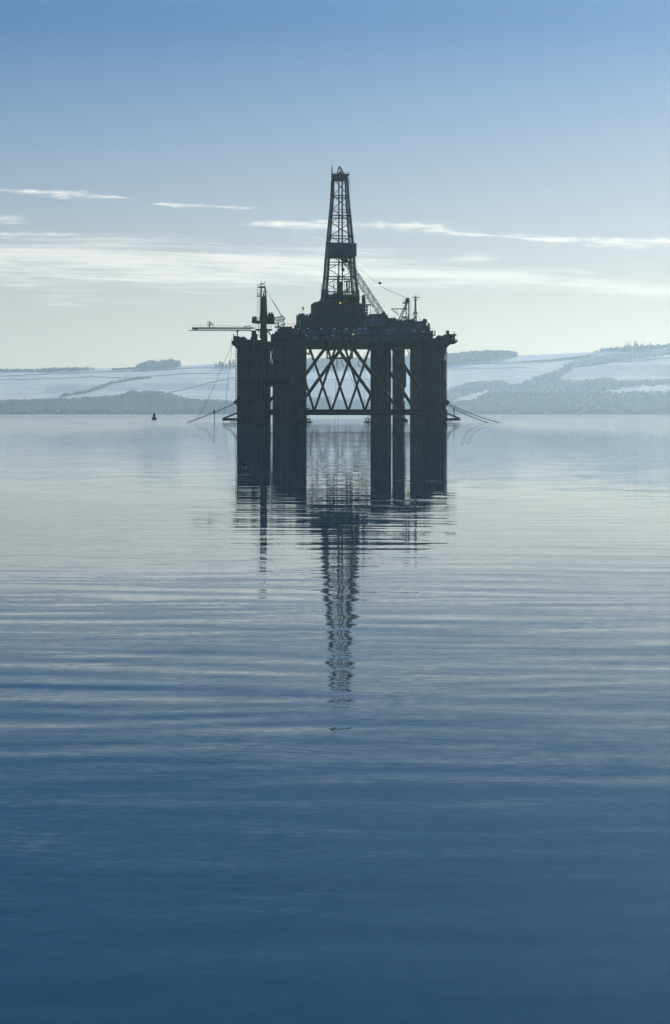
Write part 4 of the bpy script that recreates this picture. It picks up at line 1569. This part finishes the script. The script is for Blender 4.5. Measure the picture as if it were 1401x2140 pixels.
chain('mooring_chain', P(492, 842.5, 4), P(387, 884.5, -8), 0.3, 'taut mooring chain running down to the water at the left end of the rig')
chain('mooring_chain', P(493.5, 726, 1.2), P(493.5, 838, 3.0), 0, 'chain hanging straight down beside the far left column')
chain('mooring_chain', P(935, 846, 4), P(1026, 885, -8), 0.5, 'lower of the two mooring chains slanting into the water at right')
chain('mooring_chain', P(936, 843, 4.5), P(1051, 885, -9), 0.6, 'upper, longer of the two mooring chains slanting into the water at right')
chain('mooring_chain', P(933.8, 727, 1.2), P(933.8, 836, 3.0), 0, 'chain hanging straight down beside the far right column')
cable(P(484, 721, 0), P(408, 884, -6), 0.06, 1.2, 'long thin wire slanting from the left winch head to the water')
cable(P(485.5, 721, 0.5), P(466, 884, 0), 0.05, 0.6, 'steep thin wire from the left winch head to the left anchor rack')
cable(P(706.6, 750, 26), P(706.6, 890, 26), 0.05, 0, 'wire hanging plumb through the middle of the braced opening')
cable(P(704, 752, 27), P(699, 884.5, 20), 0.045, -0.3, 'slightly slanting wire just left of the plumb one')
cable(P(724, 765, 20), P(771, 878, 5), 0.05, 0, 'wire slanting to the right behind the lattice braces')
cable(P(761.5, 735, 24), P(761.5, 884, 24), 0.045, 0, 'plumb wire near the right edge of the braced opening')
cable(P(952, 845, 2), P(962, 876, 3), 0.04, 0.9, 'short looping wire over the yellow tipped anchor rack')
mb = MB()
ppts = [P(949, 853, 3), P(946.8, 856, 3), P(949, 861, 3), P(951, 856, 3), P(949.5, 853, 3)]
mb.path(ppts, 0.13, 6)
mb.path([P(949, 861, 3), P(950, 866, 3), P(951.5, 874, 3)], 0.13, 6)
o = mb.build('rope_sling', M['chain'])
o.location = (0, RIG_Y, 0)
tag(o, 'looped rope sling hanging above the yellow tipped anchor rack', 'rope sling')

# marker pole standing in the water under the left chain
root = empty('marker_pole', P(448.7, 886, -8).xy.to_3d() + Vector((0, RIG_Y, 0)))
k = L(1, -8)
mb = MB().tube((0, 0, -1.5), (0, 0, 18 * k), 0.11, 8)
mb.build('pole', M['hull_grey'], root)
mb = MB().tube((-0.15, 0, 17.5 * k), (-0.15, 0, 26 * k), 0.24, 10)
mb.tube((-0.15, 0, 24 * k), (-0.15, 0, 25 * k), 0.34, 10)
mb.build('pole_head', M['dark'], root)
tag(root, 'thin pole with dark top standing in the water under the left mooring chain', 'pole')

# ------------------------------------------------------------------ buoy
by = CAM_H * FPX / (877.3 - HZ)
bx = (322.6 - CX) * by / FPX
k = by / FPX
buoy = empty('buoy', (bx, by, 0))
mb = MB().lathe((0, 0, 0), [(4.2 * k, -0.8), (5.0 * k, -0.1), (5.15 * k, 0.3 * k), (5.15 * k, 4.5 * k), (4.9 * k, 5.0 * k), (1.0 * k, 5.2 * k)], 24)
mb.build('hull', M['buoy'], buoy, True)
mb = MB()
for a in range(4):
    c, s = math.cos(a * 1.571 + 0.5), math.sin(a * 1.571 + 0.5)
    mb.tube((3.9 * k * c, 3.9 * k * s, 5 * k), (2.6 * k * c, 2.6 * k * s, 11.6 * k), 0.3 * k, 5)
    c2, s2 = math.cos(a * 1.571 + 2.07), math.sin(a * 1.571 + 2.07)
    for z, r in ((6.2, 3.7), (9, 3.1)):
        mb.tube((r * k * c, r * k * s, z * k), (r * k * c2, r * k * s2, z * k), 0.22 * k, 5)
mb.build('cage', M['rail'], buoy)
mb = MB().lathe((0, 0, 0), [(2.0 * k, 5.1 * k), (2.1 * k, 12.0 * k), (2.8 * k, 12.2 * k), (2.6 * k, 12.8 * k), (1.0 * k, 13.0 * k)], 16)
mb.build('tower', M['hull_blue'], buoy, True)
mb = MB().lathe((0, 0, 0), [(1.0 * k, 12.9 * k), (1.1 * k, 13.8 * k), (0.3 * k, 14.4 * k)], 12)
mb.build('lantern', M['dark'], buoy, True)
tag(buoy, 'small dark navigation buoy afloat alone on the left', 'buoy')

# ------------------------------------------------------------------ birds
sy_ = CAM_H * FPX / (970.8 - HZ)
sx_ = (512.0 - CX) * sy_ / FPX
k = sy_ / FPX
bird = empty('seabird', (sx_, sy_, 0))
mb = MB()
rings = [(-3.4, 0.25, 1.9), (-2.4, 1.2, 1.5), (-0.8, 1.9, 1.3), (0.8, 1.8, 1.4), (1.7, 1.1, 1.9), (2.1, 0.9, 3.0), (2.3, 0.95, 3.9), (2.7, 0.7, 4.3), (3.3, 0.25, 4.1), (4.1, 0.08, 4.0)]
vs, fs, n = [], [], 10
for x, r, z in rings:
    for i in range(n):
        a = 2 * math.pi * i / n
        vs.append((x * k, r * k * math.cos(a), (z + r * math.sin(a) * 0.95) * k))
for q in range(len(rings) - 1):
    for i in range(n):
        j = (i + 1) % n
        fs.append((q * n + i, q * n + j, (q + 1) * n + j, (q + 1) * n + i))
fs += [tuple(range(n - 1, -1, -1)), tuple(range((len(rings) - 1) * n, len(rings) * n))]
mb.add(vs, fs).build('body', M['bird'], bird, True)
MB().ball((2.45 * k, -0.75 * k, 3.9 * k), 0.75 * k, 0.9, 8, 6).build('cheek', M['bird_w'], bird, True)
tag(bird, 'small black seabird with white cheek swimming in the reflection of the rig', 'bird')


def flying(px, py, d, span, label):
    p = P(px, py, d) + Vector((0, RIG_Y, 0))
    mb = MB()
    h = span / 2
    mb.ball((0, 0, 0), 0.09 * span, 0.8, 8, 5)
    mb.tube((-0.28 * span * 0.5, 0, 0), (0.3 * span * 0.5, 0, 0.01), 0.06 * span, 6, 0.02)
    for s in (-1, 1):
        mb.add([(0.09 * h, 0, 0.02), (-0.14 * h, 0, 0.02), (-0.1 * h, s * 0.5 * h, 0.28 * h), (0.12 * h, s * 0.5 * h, 0.3 * h), (-0.16 * h, s * h, 0.12 * h),
                (0.09 * h, 0, -0.01), (-0.14 * h, 0, -0.01), (-0.1 * h, s * 0.5 * h, 0.25 * h), (0.12 * h, s * 0.5 * h, 0.27 * h)],
               [(0, 1, 2, 3), (3, 2, 4), (5, 8, 7, 6), (8, 4, 7)])
    o = mb.build('flying_bird', M['bird'])
    o.location = p
    o.rotation_euler = (0, 0, 0.7)
    tag(o, label, 'bird', 'birds flying beside the rig')


flying(925.2, 689.2, 0, 1.0, 'tiny bird in flight against the sky above the right winch head')
flying(940.4, 734.3, -6, 0.9, 'tiny bird in flight beside the right hanging chain, against the wood')

# ------------------------------------------------------------------ the air: winter haze over the firth
def haze():
    mb = MB()
    mb.box(-3400, 3400, -200, 6300, -8, 350)
    m = bpy.data.materials.new('haze')
    m.use_nodes = True
    t = m.node_tree
    t.nodes.clear()
    pv = t.nodes.new('ShaderNodeVolumePrincipled')
    pv.inputs['Color'].default_value = (0.64, 0.87, 0.95, 1)
    pv.inputs['Density'].default_value = HAZE_D
    pv.inputs['Anisotropy'].default_value = 0.45
    out = t.nodes.new('ShaderNodeOutputMaterial')
    t.links.new(pv.outputs[0], out.inputs['Volume'])
    o = mb.build('haze', m)
    tag(o, 'pale winter haze lying over the firth', 'haze', kind='stuff')


HAZE_D = 1.12e-4
haze()
